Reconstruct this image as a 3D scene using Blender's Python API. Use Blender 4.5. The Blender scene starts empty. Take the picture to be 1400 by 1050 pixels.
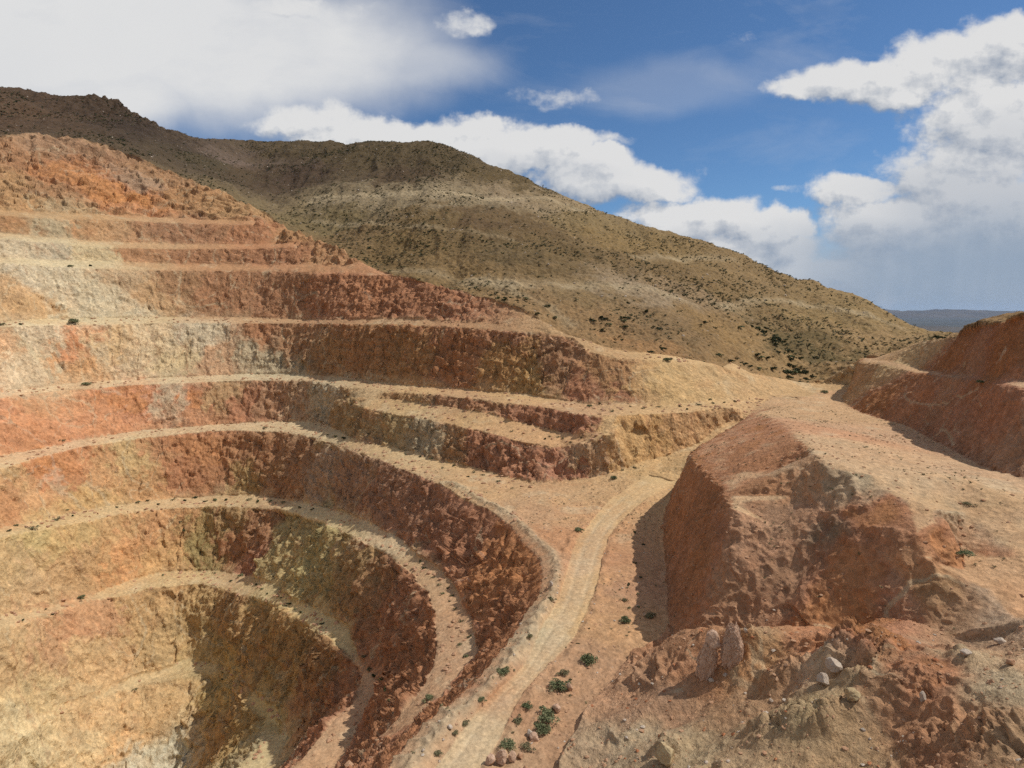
import bpy, math, random
import numpy as np
from mathutils import Vector, Matrix
from mathutils.geometry import delaunay_2d_cdt

SC = bpy.context.scene
COL = SC.collection
R = math.radians

# ------------------------------------------------------------------ survey
# The photograph is used like a surveyor's plate: a sight line (u, v) plus a known
# level z (or a distance y) gives a real point of the quarry, in metres from the drone.
FOC, PITCH = 809.0, R(7.12)
SP, CP = math.sin(PITCH), math.cos(PITCH)


def ray(u, v):
    r, up = u - 700.0, 525.0 - v
    return r, FOC * CP + up * SP, up * CP - FOC * SP


def PZ(u, v, z):
    r, f, h = ray(u, v)
    k = z / h
    return (r * k, f * k, z)


def PY(u, v, y):
    r, f, h = ray(u, v)
    return (r / f * y, y, h / f * y)


def prof(table, u):
    a = np.array(table, float)
    return float(np.interp(u, a[:, 0], a[:, 1]))


def LZ(uv, table):
    return [PZ(u, v, prof(table, u)) for u, v in uv]


def LY(uv, table):
    return [PY(u, v, prof(table, u)) for u, v in uv]


def Z3(pts):
    return [PZ(*p) for p in pts]


def Y3(pts):
    return [PY(*p) for p in pts]


# ------------------------------------------------------------------ lines of the pit
ZC6 = [(-120, -47), (440, -47), (500, -46.3), (650, -45.3), (740, -45)]
ZC7 = [(-120, -59), (0, -63), (60, -65.3), (120, -67.3), (180, -68.7), (240, -70), (300, -70.7), (350, -71), (370, -70.2), (400, -69), (440, -66.8), (486, -63.6), (520, -61.5), (578, -59), (660, -57.5)]
ZC8 = [(-120, -77), (0, -81), (60, -85), (120, -88), (180, -89.3), (240, -90.3), (300, -91.5), (330, -90.5), (350, -88.5), (394, -84.5), (411, -83), (456, -80), (480, -79.5), (515, -79)]
ZC9 = [(-120, -95), (0, -101), (60, -105.5), (120, -109), (180, -111), (240, -111.5), (285, -110.5), (319, -107.5), (350, -104), (405, -101)]
up_ = lambda t, d: [(a, b + d) for a, b in t]
YC4 = [(-120, 196), (0, 214), (60, 225), (120, 238), (180, 251), (240, 259), (300, 265), (350, 269), (400, 270), (440, 260), (560, 235), (650, 219), (745, 204), (850, 190)]
LN = {}
LN['c1'] = LY([(-120, 290), (0, 294), (69, 298), (171, 301), (274, 306), (350, 307)], [(-120, 240), (0, 257), (60, 268), (120, 280), (180, 294), (240, 301), (300, 308), (350, 312), (440, 312)])
LN['t1'] = LY([(-120, 283), (0, 288), (69, 292), (171, 295), (274, 300), (352, 302)], [(-120, 246), (0, 263), (60, 274), (120, 286), (180, 301), (240, 308), (300, 315), (350, 318), (440, 318)])
LN['c2'] = LY([(-120, 318), (0, 326), (55, 330), (137, 337), (240, 340), (343, 340), (405, 338)], [(-120, 228), (0, 245), (60, 256), (120, 268), (180, 281), (240, 288), (300, 295), (350, 299), (400, 300), (440, 296)])
LN['t2'] = LY([(-120, 312), (0, 320), (55, 324), (137, 331), (240, 334), (343, 334), (405, 332)], [(-120, 233), (0, 251), (60, 262), (120, 274), (180, 287), (240, 294), (300, 301), (350, 305), (400, 306), (440, 302)])
LN['c3'] = LY([(-120, 355), (0, 359), (96, 365), (240, 370), (343, 371), (450, 374), (503, 376)], [(-120, 218), (0, 235), (60, 245), (120, 257), (180, 270), (240, 277), (300, 284), (350, 287), (400, 287), (440, 281), (503, 275)])
LN['t3'] = LY([(-120, 349), (0, 353), (96, 357), (240, 360), (343, 361), (430, 362), (470, 364)], [(-120, 224), (0, 241), (60, 251), (120, 263), (180, 276), (240, 284), (300, 291), (350, 294), (400, 295), (440, 289), (470, 287)])
LN['c4'] = LY([(-120, 450), (0, 446), (100, 444), (235, 441), (330, 442), (400, 442), (480, 444), (560, 446), (650, 450), (745, 462), (800, 478), (850, 489)], YC4) + Y3([(900, 492, 192), (950, 498, 195), (1000, 503, 200), (1040, 511, 205), (1080, 519, 208), (1115, 525, 208)])
LN['t4'] = LY([(-120, 443), (0, 440), (100, 436), (230, 434), (330, 434), (400, 436), (480, 437), (560, 437), (650, 443), (745, 453), (772, 460)], [(a, b + 7) for a, b in YC4[:-3]] + [(650, 224), (745, 207), (772, 203)])
LN['c5'] = LZ([(-120, 565), (0, 545), (60, 535), (150, 528), (250, 523), (350, 520), (440, 522)], [(-120, -29.5), (440, -29.5)]) + Z3([(458, 528, -29.6), (490, 530, -29.4), (537, 535, -29.2), (640, 544, -28.4), (743, 556, -28.5), (811, 568, -29), (880, 566, -28.7), (950, 561, -28.2), (1000, 556, -28)])
LN['t5'] = LZ([(-120, 556), (0, 537), (60, 528), (150, 521), (250, 516), (350, 512), (460, 515)], [(-120, -28), (460, -28)]) + Z3([(537, 525, -28.5), (640, 534, -28), (729, 542, -28.2), (804, 554, -29), (850, 553, -28.2), (890, 556, -28.5), (950, 550, -27.6), (1040, 543, -27.5), (1105, 534, -27.2)])
LN['t5b'] = Z3([(460, 544, -33.6), (490, 545, -32.4), (537, 546, -31.7), (606, 554, -31.7), (674, 568, -32.2), (708, 577, -33.4), (760, 589, -34.4), (800, 592, -33.4), (834, 594, -32.6)])
LN['c5b'] = Z3([(459, 551, -35.3), (495, 558, -34.8), (540, 567, -34.7), (606, 578, -34.8), (674, 594, -35.6), (726, 606, -36.3), (775, 611, -36.8), (805, 606, -35.0), (834, 597, -33.2)])
LN['c6'] = LZ([(-120, 672), (0, 640), (50, 625), (100, 612), (200, 597), (300, 588), (380, 590), (430, 600), (500, 622), (560, 645), (620, 670), (680, 705), (715, 735), (736, 752)], ZC6)
LN['c6'] += [(5.5, 98, -45), (4.5, 90, -45)] + Z3([(722, 835, -45), (703, 868, -45), (680, 896, -45), (646, 937, -45), (618, 961, -45), (591, 981, -45), (553, 1023, -45), (532, 1050, -45)]) + [(-20, 42, -45), (-38, 28, -45), (-75, 15, -45), (-130, 12, -46)]
LN['t6'] = LZ([(-120, 655), (0, 626), (80, 610), (170, 593), (250, 585), (330, 579), (400, 577), (440, 580)], [(-120, -46.3), (330, -46.3), (400, -46), (440, -45.5)]) + Z3([(459, 586, -44.6), (490, 602, -44.6), (540, 612, -44.6), (600, 630, -44.7), (660, 643, -44.7), (715, 659, -44.7), (748, 662, -44.6), (790, 655, -43.8), (839, 647, -42.4), (880, 631, -40.5), (935, 615, -38)]) + [(56, 163.5, -34.8), (62, 169, -32.5)]
LN['c7'] = LZ([(-120, 752), (0, 735), (100, 715), (200, 697), (300, 692), (370, 695), (420, 707), (470, 728), (509, 748), (553, 776), (574, 796), (591, 824), (596, 851), (596, 882), (591, 909), (577, 937), (550, 985), (520, 1010), (491, 1046)], ZC7) + [(-27, 62, -58), (-44, 50, -58), (-75, 42, -58), (-120, 40, -58)]
LN['t7'] = LZ([(-120, 738), (0, 722), (100, 702), (180, 690), (250, 682), (310, 678), (380, 682), (440, 692), (486, 705), (520, 720), (554, 744), (578, 762), (612, 789), (630, 825), (651, 889)], up_(ZC7, .7)) + [(-8, 86, -57), (-12, 77, -57), (-19, 66, -57), (-30, 52, -57), (-48, 38, -57), (-75, 29, -57), (-130, 25, -57)]
LN['c8'] = LZ([(-120, 890), (0, 863), (69, 841), (120, 824), (178, 810), (223, 800), (274, 798), (309, 807), (360, 824), (411, 851), (456, 879), (488, 909), (495, 940)], ZC8) + [(-34, 108, -79), (-38, 96, -79), (-46, 83, -79), (-62, 72, -79), (-95, 65, -79)]
LN['t8'] = LZ([(-120, 870), (0, 844), (58, 830), (137, 810), (182, 793), (223, 784), (291, 781), (329, 787), (358, 793), (394, 815), (439, 836), (474, 856), (485, 880), (508, 930), (515, 964)], up_(ZC8, .6)) + [(-28, 104, -78.5), (-31, 92, -78.5), (-38, 78, -78.5), (-52, 65, -78.5), (-75, 56, -78.5), (-115, 53, -77)]
LN['c9'] = LZ([(-120, 1060), (0, 1019), (69, 981), (137, 954), (192, 933), (240, 917), (285, 921), (319, 942), (357, 978), (384, 1004)], ZC9) + [(-59, 128, -101), (-61, 118, -101), (-66, 106, -101), (-90, 95, -100)]
LN['t9'] = LZ([(-120, 1040), (0, 1003), (69, 971), (137, 944), (185, 926), (223, 913), (257, 902), (285, 904), (315, 914), (343, 932), (377, 962)], up_(ZC9, .8)) + [(-55, 134, -100.5), (-53, 124, -100.5), (-54, 112, -100.5), (-60, 99, -100.5), (-72, 87, -100), (-95, 79, -98)]
LN['t10'] = [(-118, 112, -127), (-114, 128, -128), (-106, 139, -129), (-98, 145, -129), (-90, 146, -128), (-86, 139, -126), (-85, 131, -126), (-85, 123, -126), (-87, 115, -126), (-92, 107, -126)]
# upper rim of the cut, the nose of the spur and the wedge shaped cut on the right
LN['rim'] = Y3([(-120, 196, 300), (0, 189, 320), (45, 184, 338), (96, 187, 345), (154, 206, 350), (192, 218, 352), (240, 239, 350), (291, 256, 346), (343, 282, 337), (372, 300, 328), (428, 326, 309), (480, 350, 292), (525, 374, 278)])
LN['wedge'] = Y3([(525, 374, 278), (560, 381, 265), (600, 390, 252), (680, 412, 232), (745, 440, 214), (785, 462, 202)])
# haul road
RL = [(586, 1060), (601, 1043), (646, 981), (680, 945), (714, 913), (738, 861), (759, 827), (786, 748), (806, 716), (826, 692), (858, 668), (900, 642)]
RR = [(640, 1060), (655, 1043), (690, 981), (707, 950), (742, 909), (774, 875), (792, 844), (812, 786), (826, 735), (846, 708), (876, 684), (905, 662)]
LN['road_left'] = [(-14, 35, -45), (-10, 45, -45)] + Z3([(u, v, -45 + .045 * max(0, u - 815)) for u, v in RL])
LN['road_right'] = [(-8, 33, -45), (-4.6, 45, -45)] + Z3([(u + 8, v, -45 + .04 * max(0, u - 825)) for u, v in RR])
# the block (mesa) right of the road
LN['mesa_top'] = Y3([(1120, 536, 196), (1075, 553, 172), (1037, 563, 158), (990, 590, 141), (944, 620, 122), (977, 660, 94.5), (1002, 693, 80)])
LN['mesa_brow'] = Y3([(1037, 563, 158), (1077, 581, 115), (1110, 617, 86), (1135, 639, 78), (1165, 646, 76), (1185, 648, 75), (1201, 657, 73.5)])
LN['mesa_edge'] = Y3([(1002, 693, 80), (1001, 720, 77.8), (998, 747, 76), (990, 789, 73.6), (984, 822, 72), (962, 859, 70)]) + [(22.0, 66.5, -43.5)]
LN['mesa_foot'] = [(80, 183, -28.2), (70, 172, -30.5), (58, 158, -35), (46, 145, -39)] + Z3([(926, 660, -42), (911, 718, -44.5), (912, 776, -45), (917, 859, -45)]) + [(21.6, 73, -45), (22.0, 66.5, -43.5), (26.5, 66.0, -41.2)] + Y3([(1040, 838, 68), (1077, 826, 67), (1110, 855, 62.5), (1172, 865, 59.5), (1218, 859, 58), (1309, 867, 53), (1400, 850, 50.5)]) + [(52, 48, -26.5), (62, 40, -25)]
LN['gully'] = Y3([(1201, 657, 73.5), (1164, 693, 71.5), (1135, 735, 70.3), (1106, 776, 69.6), (1077, 805, 69), (1040, 838, 68)])
LN['block_brow'] = Y3([(1201, 657, 73.5), (1234, 679, 69), (1280, 697, 65.5), (1284, 715, 63), (1255, 728, 62), (1271, 766, 60), (1317, 778, 59.5), (1346, 805, 56), (1400, 834, 53)]) + [(56, 50, -25.5), (66, 42, -24.5)]
# red bank at the far right
LN['bank_foot'] = [(118, 200, -25.5)] + Z3([(1155, 547, -28), (1188, 569, -27), (1237, 582, -26.5), (1266, 597, -26), (1320, 625, -25)]) + [(72, 84, -24), (77, 70, -23.5), (85, 56, -22.5)]
LN['bank_brow'] = [(122, 203, -17)] + Y3([(1173, 493, 188), (1200, 497, 176), (1251, 508, 150), (1300, 515, 127), (1344, 521, 108), (1400, 531, 91)]) + [(84, 77, -13), (91, 62, -12)]
LN['bank_back'] = [(124, 206, -16.4)] + Y3([(1180, 490, 194), (1229, 497, 170), (1262, 505, 154), (1300, 511, 134), (1344, 514, 114), (1400, 523, 96)]) + [(90, 80, -12), (97, 63, -11)]
LN['bank_rim'] = Y3([(1222, 488, 190), (1240, 477, 184), (1255, 467, 176), (1288, 463, 156), (1307, 461, 146), (1337, 450, 130), (1370, 441, 116), (1400, 433, 105)]) + [(97, 92, 2), (106, 77, 5), (114, 60, 8)]
# rubble ridge in the foreground
LN['ridge'] = Y3([(925, 872, 70), (960, 866, 65.5), (1000, 858, 62), (1050, 864, 58.5), (1110, 870, 56), (1172, 873, 54), (1240, 878, 52), (1320, 880, 48), (1400, 884, 45)]) + [(50, 38, -24.5)]
LN['ridge_toe'] = Z3([(900, 876, -45), (870, 892, -45), (835, 930, -45), (800, 985, -45), (765, 1050, -45)]) + [(2, 44, -45), (-3, 34, -45), (-12, 22, -45), (-30, 12, -44)]

# ------------------------------------------------------------------ free points
FREE = Y3([(1000, 950, 55.4), (1200, 950, 47.4), (1400, 960, 38), (900, 1000, 54.6), (1100, 905, 54), (1250, 915, 46), (1150, 1000, 44), (1300, 1010, 38)])
FREE += Z3([(1000, 1050, -38), (1200, 1050, -32), (1400, 1050, -27), (850, 1050, -43), (1100, 1050, -35)])
FREE += [(0, 30, -43), (15, 18, -33), (30, 15, -28), (0, 0, -40), (-25, 0, -43), (60, 20, -23), (40, 0, -27), (90, 30, -21), (110, 40, -20), (0, -40, -36), (60, -40, -24), (-70, -40, -40)]
FREE += Y3([(1150, 590, 106), (1200, 620, 88), (1300, 650, 76), (1110, 556, 160), (1320, 700, 68.5), (1400, 690, 68), (1400, 770, 59), (1310, 757, 63.5), (1060, 720, 76.5), (1035, 790, 71.5), (1090, 680, 79.5), (1060, 640, 91), (1095, 740, 72.5), (1130, 690, 75)])
FREE += [(78, 56, -24), (70, 60, -24.3)]
FREE += Z3([(780, 690, -45), (750, 700, -45), (790, 900, -45.1), (830, 850, -45), (850, 760, -45), (740, 980, -45.1)])
FREE += [(-98, 124, -129), (-92, 128, -129), (-94, 117, -129), (-98, 134, -129.5)]
FREE += [(-170, 60, -60), (-230, 110, -20), (-260, 60, 10), (-200, 0, -42), (-130, -60, -35), (-170, 100, -75), (-150, 90, -90)]
FREE += [(170, 120, 8), (190, 60, 12), (150, 20, 0), (180, -40, -10), (170, 190, -8), (140, 170, -6)]

# natural hillside: columns of points from the cut up to the skyline
HILL = []


def hillcol(u, vb, yb, vt, yt, vs, bulge=0.04):
    b, t = PY(u, vb, yb), PY(u, vt, yt)
    m = (t[2] - b[2]) / (yt - yb)
    HILL.append(b)
    for v in vs:
        s = PY(u, v, 1.0)[2]
        y = (m * yb - b[2]) / (m - s)
        w = (y - yb) / (yt - yb)
        y -= bulge * 4 * w * (1 - w) * (yt - yb)
        HILL.append(PY(u, v, y))
    sky(u, vt, yt)


SKY = []


def sky(u, v, y):
    p = PY(u, v, y)
    SKY.append(p)
    HILL.append(p)


for a in [(-120, 110, 425), (0, 123, 450), (60, 133, 455), (100, 139, 458), (155, 145, 470), (205, 176, 480), (250, 186, 500), (300, 195, 545), (345, 195, 565)]:
    sky(*a)
HILL += Y3([(-120, 150, 345), (0, 160, 372), (100, 162, 400), (200, 200, 400), (250, 230, 385), (250, 206, 440), (300, 250, 372), (300, 225, 450), (350, 282, 372), (350, 250, 440), (350, 222, 505), (390, 303, 352), (390, 265, 425), (430, 322, 335)])
hillcol(400, 300, 378, 193, 565, [270, 235, 210])
hillcol(450, 333, 326, 195, 550, [300, 265, 230], .02)
hillcol(510, 364, 291, 194, 540, [330, 300, 265, 230], .03)
hillcol(600, 384, 259, 199, 535, [350, 310, 270, 230], .04)
hillcol(680, 405, 240, 230, 515, [370, 330, 290, 258], .05)
hillcol(760, 446, 214, 265, 480, [410, 370, 330, 295], .04)
hillcol(840, 478, 200, 297, 445, [450, 410, 370, 330], .03)
hillcol(920, 486, 202, 324, 420, [455, 420, 385, 350], .03)
hillcol(1000, 496, 212, 345, 400, [470, 440, 405, 370], .0)
hillcol(1060, 500, 228, 370, 385, [470, 445, 415, 390], -.02)
hillcol(1110, 512, 232, 389, 370, [480, 450, 420], -.03)
hillcol(1160, 500, 250, 404, 355, [470, 440], .02)
hillcol(1210, 485, 262, 424, 338, [455], .04)
hillcol(1265, 470, 268, 450, 312, [], .02)
HILL += Y3([(1135, 522, 222), (1165, 496, 232), (1200, 492, 232), (1290, 464, 262), (1330, 470, 260), (1400, 476, 250)])
sky(1300, 457, 295)
sky(1400, 468, 300)
for x, y, z in SKY:
    HILL.append((x * 1.12, y * 1.12, z * 1.12 - 22))
    HILL.append((x * 1.5, y * 1.5, z - 110))
HILL += [(230, 240, -40), (260, 120, -20), (300, 300, -90), (-420, 300, 120), (-380, 150, 60)]
HAZE, SUNE, SKYS, CLOUDE, EXPO = 1.1e-5, 3.8, .10, .92, 0.0
SKYTINT = (.60, .80, .95)

# ------------------------------------------------------------------ numpy helpers
_rng = np.random.RandomState(11)
_PERM = _rng.permutation(4096).astype(np.int64)
_PERM = np.concatenate([_PERM, _PERM, _PERM[:4]])
_G = _rng.normal(size=(4096, 3))
_G = (_G / np.linalg.norm(_G, axis=1)[:, None]).astype(np.float32)


def perlin(P, f, seed=0):
    """gradient noise in -1..1 at points P (N,3); f scalar or 3-vector frequency"""
    out = np.empty(len(P), np.float32)
    f = np.asarray(f, float)
    for s in range(0, len(P), 300000):
        q = P[s:s + 300000] * f + seed * 17.31
        i = np.floor(q).astype(np.int64)
        t = (q - i).astype(np.float32)
        i &= 4095
        w = t * t * t * (t * (t * 6 - 15) + 10)
        acc = 0
        hx = [_PERM[(i[:, 0] + a) & 4095] for a in (0, 1)]
        for a in (0, 1):
            wa = w[:, 0] if a else 1 - w[:, 0]
            for b in (0, 1):
                hb = _PERM[(hx[a] + i[:, 1] + b) & 4095]
                wb = wa * (w[:, 1] if b else 1 - w[:, 1])
                for c in (0, 1):
                    g = _G[_PERM[(hb + i[:, 2] + c) & 4095]]
                    d = (g[:, 0] * (t[:, 0] - a) + g[:, 1] * (t[:, 1] - b) + g[:, 2] * (t[:, 2] - c))
                    acc = acc + d * wb * (w[:, 2] if c else 1 - w[:, 2])
        out[s:s + 300000] = acc * 1.6
    return out


def ridged(P, f, seed=0):
    return 1 - 2 * np.abs(perlin(P, f, seed))


def fbm(P, f, seed=0, n=4, gain=.5):
    f = np.asarray(f, float)
    o, a = 0, 1.0
    for k in range(n):
        o = o + a * perlin(P, f * 2.07 ** k, seed + k)
        a *= gain
    return o


def sstep(a, b, x):
    t = np.clip((x - a) / (b - a), 0, 1)
    return t * t * (3 - 2 * t)


def facets(P, f, seed=0):
    """broken rock: every irregular cell is one tilted plane; returns (height, random 0..1 per cell)"""
    f = np.asarray(f, float)
    h = np.empty(len(P), np.float32); rv = np.empty(len(P), np.float32)
    rs = np.random.RandomState(seed)
    J = rs.rand(4096, 3).astype(np.float32); TL = rs.normal(size=(4096, 3)).astype(np.float32); RV = rs.rand(4096).astype(np.float32)
    for s in range(0, len(P), 250000):
        q = P[s:s + 250000] * f + seed * 7.7
        i = np.floor(q).astype(np.int64)
        best = np.full(len(q), 9e9); bh = np.zeros(len(q)); br = np.zeros(len(q))
        for a in (-1, 0, 1):
            for b in (-1, 0, 1):
                hb = _PERM[(_PERM[(i[:, 0] + a) & 4095] + i[:, 1] + b) & 4095]
                for c in (-1, 0, 1):
                    k = _PERM[(hb + i[:, 2] + c) & 4095]
                    d = i + np.array([a, b, c]) + J[k] - q
                    d2 = (d * d).sum(1)
                    m = d2 < best
                    best[m] = d2[m]
                    bh[m] = (d[m] * TL[k[m]]).sum(1); br[m] = RV[k[m]]
        h[s:s + 250000] = bh; rv[s:s + 250000] = br
    return h, rv


def catmull(pts, sp):
    P = np.array(pts, float)
    if len(P) < 3:
        return P
    Q = np.vstack([2 * P[0] - P[1], P, 2 * P[-1] - P[-2]])
    out = []
    for k in range(1, len(Q) - 2):
        p0, p1, p2, p3 = Q[k - 1:k + 3]
        t = [0]
        for a, b in ((p0, p1), (p1, p2), (p2, p3)):
            t.append(t[-1] + max(np.linalg.norm(b - a), 1e-3) ** .5)
        n = max(1, int(round(np.linalg.norm(p2 - p1) / sp)))
        for j in range(n):
            x = t[1] + (t[2] - t[1]) * j / n
            A1 = (t[1] - x) / (t[1] - t[0]) * p0 + (x - t[0]) / (t[1] - t[0]) * p1
            A2 = (t[2] - x) / (t[2] - t[1]) * p1 + (x - t[1]) / (t[2] - t[1]) * p2
            A3 = (t[3] - x) / (t[3] - t[2]) * p2 + (x - t[2]) / (t[3] - t[2]) * p3
            B1 = (t[2] - x) / (t[2] - t[0]) * A1 + (x - t[0]) / (t[2] - t[0]) * A2
            B2 = (t[3] - x) / (t[3] - t[1]) * A2 + (x - t[1]) / (t[3] - t[1]) * A3
            out.append((t[2] - x) / (t[2] - t[1]) * B1 + (x - t[1]) / (t[2] - t[1]) * B2)
    out.append(P[-1])
    return np.array(out)


def pip(pts, poly):
    x, y = pts[:, 0], pts[:, 1]
    ins = np.zeros(len(pts), bool)
    px, py = poly[:, 0], poly[:, 1]
    j = len(poly) - 1
    for i in range(len(poly)):
        if py[i] != py[j]:
            c = ((py[i] > y) != (py[j] > y)) & (x < (px[j] - px[i]) * (y - py[i]) / (py[j] - py[i]) + px[i])
            ins ^= c
        j = i
    return ins


# ------------------------------------------------------------------ base triangulation
DN = {k: catmull(v, 3.5 if k in ('rim', 'c1', 't1', 'c2', 't2', 'c3', 't3') else 2.2) for k, v in LN.items()}
vv, ee, zz = [], [], []
for k, p in DN.items():
    b = len(vv)
    vv += [Vector((a[0], a[1])) for a in p]
    zz += [a[2] for a in p]
    ee += [(b + i, b + i + 1) for i in range(len(p) - 1)]
NLINE = len(vv)
for p in FREE + HILL:
    vv.append(Vector((p[0], p[1])))
    zz.append(p[2])
BOX = [(-1600, -500, -303), (1600, -500, -303), (1600, 1900, -303), (-1600, 1900, -303), (0, 1900, -303), (-1600, 600, -303), (1600, 500, -303), (0, -500, -303), (0, -160, -60), (-400, -100, -60), (400, -100, -60)]
for p in BOX:
    vv.append(Vector((p[0], p[1])))
    zz.append(p[2])
o_v, o_e, o_f, m_v, m_e, m_f = delaunay_2d_cdt(vv, ee, [], 0, 0.05)
n = len(o_v)
V = np.zeros((n, 3))
online = np.zeros(n, bool)
lost = []
src = np.array([(a[0], a[1]) for a in vv])
zz = np.array(zz)
for i in range(n):
    V[i, 0], V[i, 1] = o_v[i]
    if m_v[i]:
        V[i, 2] = np.mean([zz[j] for j in m_v[i]])
        online[i] = any(j < NLINE for j in m_v[i])
    else:
        d = (src[:, 0] - V[i, 0]) ** 2 + (src[:, 1] - V[i, 1]) ** 2
        j = np.argsort(d)[:2]
        V[i, 2] = zz[j].mean()
        online[i] = True
        lost.append(i)
T = np.array([f for f in o_f if len(f) == 3], np.int64)
a, b, c = V[T[:, 0]], V[T[:, 1]], V[T[:, 2]]
cr = np.cross(b - a, c - a)[:, 2]
T[cr < 0] = T[cr < 0][:, ::-1]
print('CDT', n, len(T), 'crossings', len(lost))

# ------------------------------------------------------------------ regions
REG = ['ground', 'hill', 'rock_mound', 'rock_bank', 'rubble_slope', 'haul_road']
TIER = [('rim', 't1', 1), ('c1', 't2', 2), ('c2', 't3', 3), ('c3', 't4', 4), ('wedge', 't4', 4), ('c4', 't5', 5), ('c5', 't5b', 6), ('c5', 't6', 6), ('c5b', 't6', 6), ('c6', 't7', 7), ('c7', 't8', 8), ('c8', 't9', 9), ('c9', 't10', 10)]
BEN = [('t1', 'c1', 1), ('t2', 'c2', 2), ('t3', 'c3', 3), ('t4', 'c4', 4), ('t5', 'c5', 5), ('t5b', 'c5b', 55), ('t7', 'c7', 7), ('t8', 'c8', 8), ('t9', 'c9', 9)]
cen = V[T].mean(1)
lab = np.zeros(len(T), np.int64)
cat = lambda *a: np.vstack(a)
P_ = lambda *a: np.array(a, float)
c4r = DN['c4'][DN['c4'][:, 0] > DN['wedge'][-1, 0]]
hillpoly = cat(P_((-1700, 330, 0)), DN['rim'], DN['wedge'], c4r, P_((112, 207, 0)), DN['bank_back'][:1], DN['bank_back'][1:3], DN['bank_rim'], P_((150, 50, 0), (1700, 50, 0), (1700, 2000, 0), (-1700, 2000, 0)))
lab[pip(cen, hillpoly)] = 1
inpit = pip(cen, cat(DN['rim'], DN['wedge'], c4r, DN['c6'][::-1][:0] if 0 else DN['t6'][::-1][:1], DN['c6'][::-1][:0] if 0 else DN['t6'][::-1], P_((-230, 120, 0), (-230, 300, 0))))
lab[inpit] = 20
lab[pip(cen, cat(DN['c6'], P_((-230, 30, 0), (-230, 120, 0))))] = 20
for A, B, k in TIER:
    lab[pip(cen, cat(DN[A], DN[B][::-1]))] = 20 + k
lab[pip(cen, cat(DN['t6'][DN['t6'][:, 0] < -2], DN['c6'][DN['c6'][:, 1] > 104][::-1]))] = 46
for A, B, k in BEN:
    lab[pip(cen, cat(DN[A], DN[B][::-1]))] = 40 + k
lab[pip(cen, cat(DN['mesa_foot'], P_((92, 48, 0)), DN['bank_foot'][::-1]))] = 2
lab[pip(cen, cat(DN['bank_foot'], P_((200, 20, 0)), DN['bank_rim'][::-1], DN['bank_back'][:3][::-1], DN['bank_brow'][:1]))] = 3
mfr = DN['mesa_foot']
mfr = mfr[(mfr[:, 1] < 80) & (mfr[:, 0] > 21)]
lab[pip(cen, cat(DN['ridge_toe'], P_((-30, -80, 0), (200, -80, 0), (92, 48, 0)), mfr[::-1]))] = 4
lab[pip(cen, cat(DN['road_left'], DN['road_right'][::-1]))] = 5

# ------------------------------------------------------------------ adaptive subdivision
FR = 592.0


def subdivide(V, T, lab, online, px, rounds):
    for it in range(rounds):
        E = np.stack([T[:, [0, 1]], T[:, [1, 2]], T[:, [2, 0]]], 1).reshape(-1, 2)
        E.sort(axis=1)
        key = E[:, 0] * len(V) + E[:, 1]
        uk, first, inv = np.unique(key, return_index=True, return_inverse=True)
        ue = E[first]
        A, B = V[ue[:, 0]], V[ue[:, 1]]
        M = (A + B) / 2
        L = np.linalg.norm(A - B, axis=1)
        d = np.linalg.norm(M, axis=1)
        f = M[:, 1] * CP - M[:, 2] * SP
        uu = np.abs(M[:, 0]) / np.maximum(f, 1)
        ww = np.abs(M[:, 1] * SP + M[:, 2] * CP) / np.maximum(f, 1)
        out = (f < 3) | (uu > .93) | (ww > .72)
        p = np.where(out, np.maximum(9.0, 2 * px), px)
        # stretch: surfaces seen at a shallow angle need fewer cuts along the sight line
        mk = L > np.maximum(p * d / FR, .06)
        if not mk.any():
            break
        mid = np.full(len(uk), -1, np.int64)
        mid[mk] = len(V) + np.arange(mk.sum())
        V = np.vstack([V, M[mk]])
        online = np.concatenate([online, np.zeros(mk.sum(), bool)])
        me = mid[inv].reshape(-1, 3)
        k = me >= 0
        cnt = k.sum(1)
        new, nl = [T[cnt == 0]], [lab[cnt == 0]]
        s = cnt == 3
        t, m = T[s], me[s]
        for tri in ((t[:, 0], m[:, 0], m[:, 2]), (m[:, 0], t[:, 1], m[:, 1]), (m[:, 2], m[:, 1], t[:, 2]), (m[:, 0], m[:, 1], m[:, 2])):
            new.append(np.stack(tri, 1)); nl.append(lab[s])
        for r in range(3):
            s = (cnt == 1) & k[:, r]
            t, m = np.roll(T[s], -r, 1), me[s][:, r]
            new += [np.stack((t[:, 0], m, t[:, 2]), 1), np.stack((m, t[:, 1], t[:, 2]), 1)]
            nl += [lab[s], lab[s]]
            s = (cnt == 2) & ~k[:, r]
            t, m = np.roll(T[s], -r, 1), np.roll(me[s], -r, 1)
            # edge 0 unmarked: mids on edges 1 (v1-v2) and 2 (v2-v0)
            new += [np.stack((t[:, 2], m[:, 2], m[:, 1]), 1), np.stack((t[:, 0], t[:, 1], m[:, 1]), 1), np.stack((t[:, 0], m[:, 1], m[:, 2]), 1)]
            nl += [lab[s]] * 3
        T, lab = np.vstack(new), np.concatenate(nl)
    return V, T, lab, online


def vnormals(V, T):
    a, b, c = V[T[:, 0]], V[T[:, 1]], V[T[:, 2]]
    fn = np.cross(b - a, c - a)
    N = np.zeros_like(V)
    for k in range(3):
        for ax in range(3):
            N[:, ax] += np.bincount(T[:, k], fn[:, ax], len(V))
    return N / np.maximum(np.linalg.norm(N, axis=1), 1e-9)[:, None]


def vavg(T, val, n):
    s = np.zeros(n); c = np.zeros(n)
    for k in range(3):
        s += np.bincount(T[:, k], val, n)
        c += np.bincount(T[:, k], minlength=n)
    return s / np.maximum(c, 1)


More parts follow.
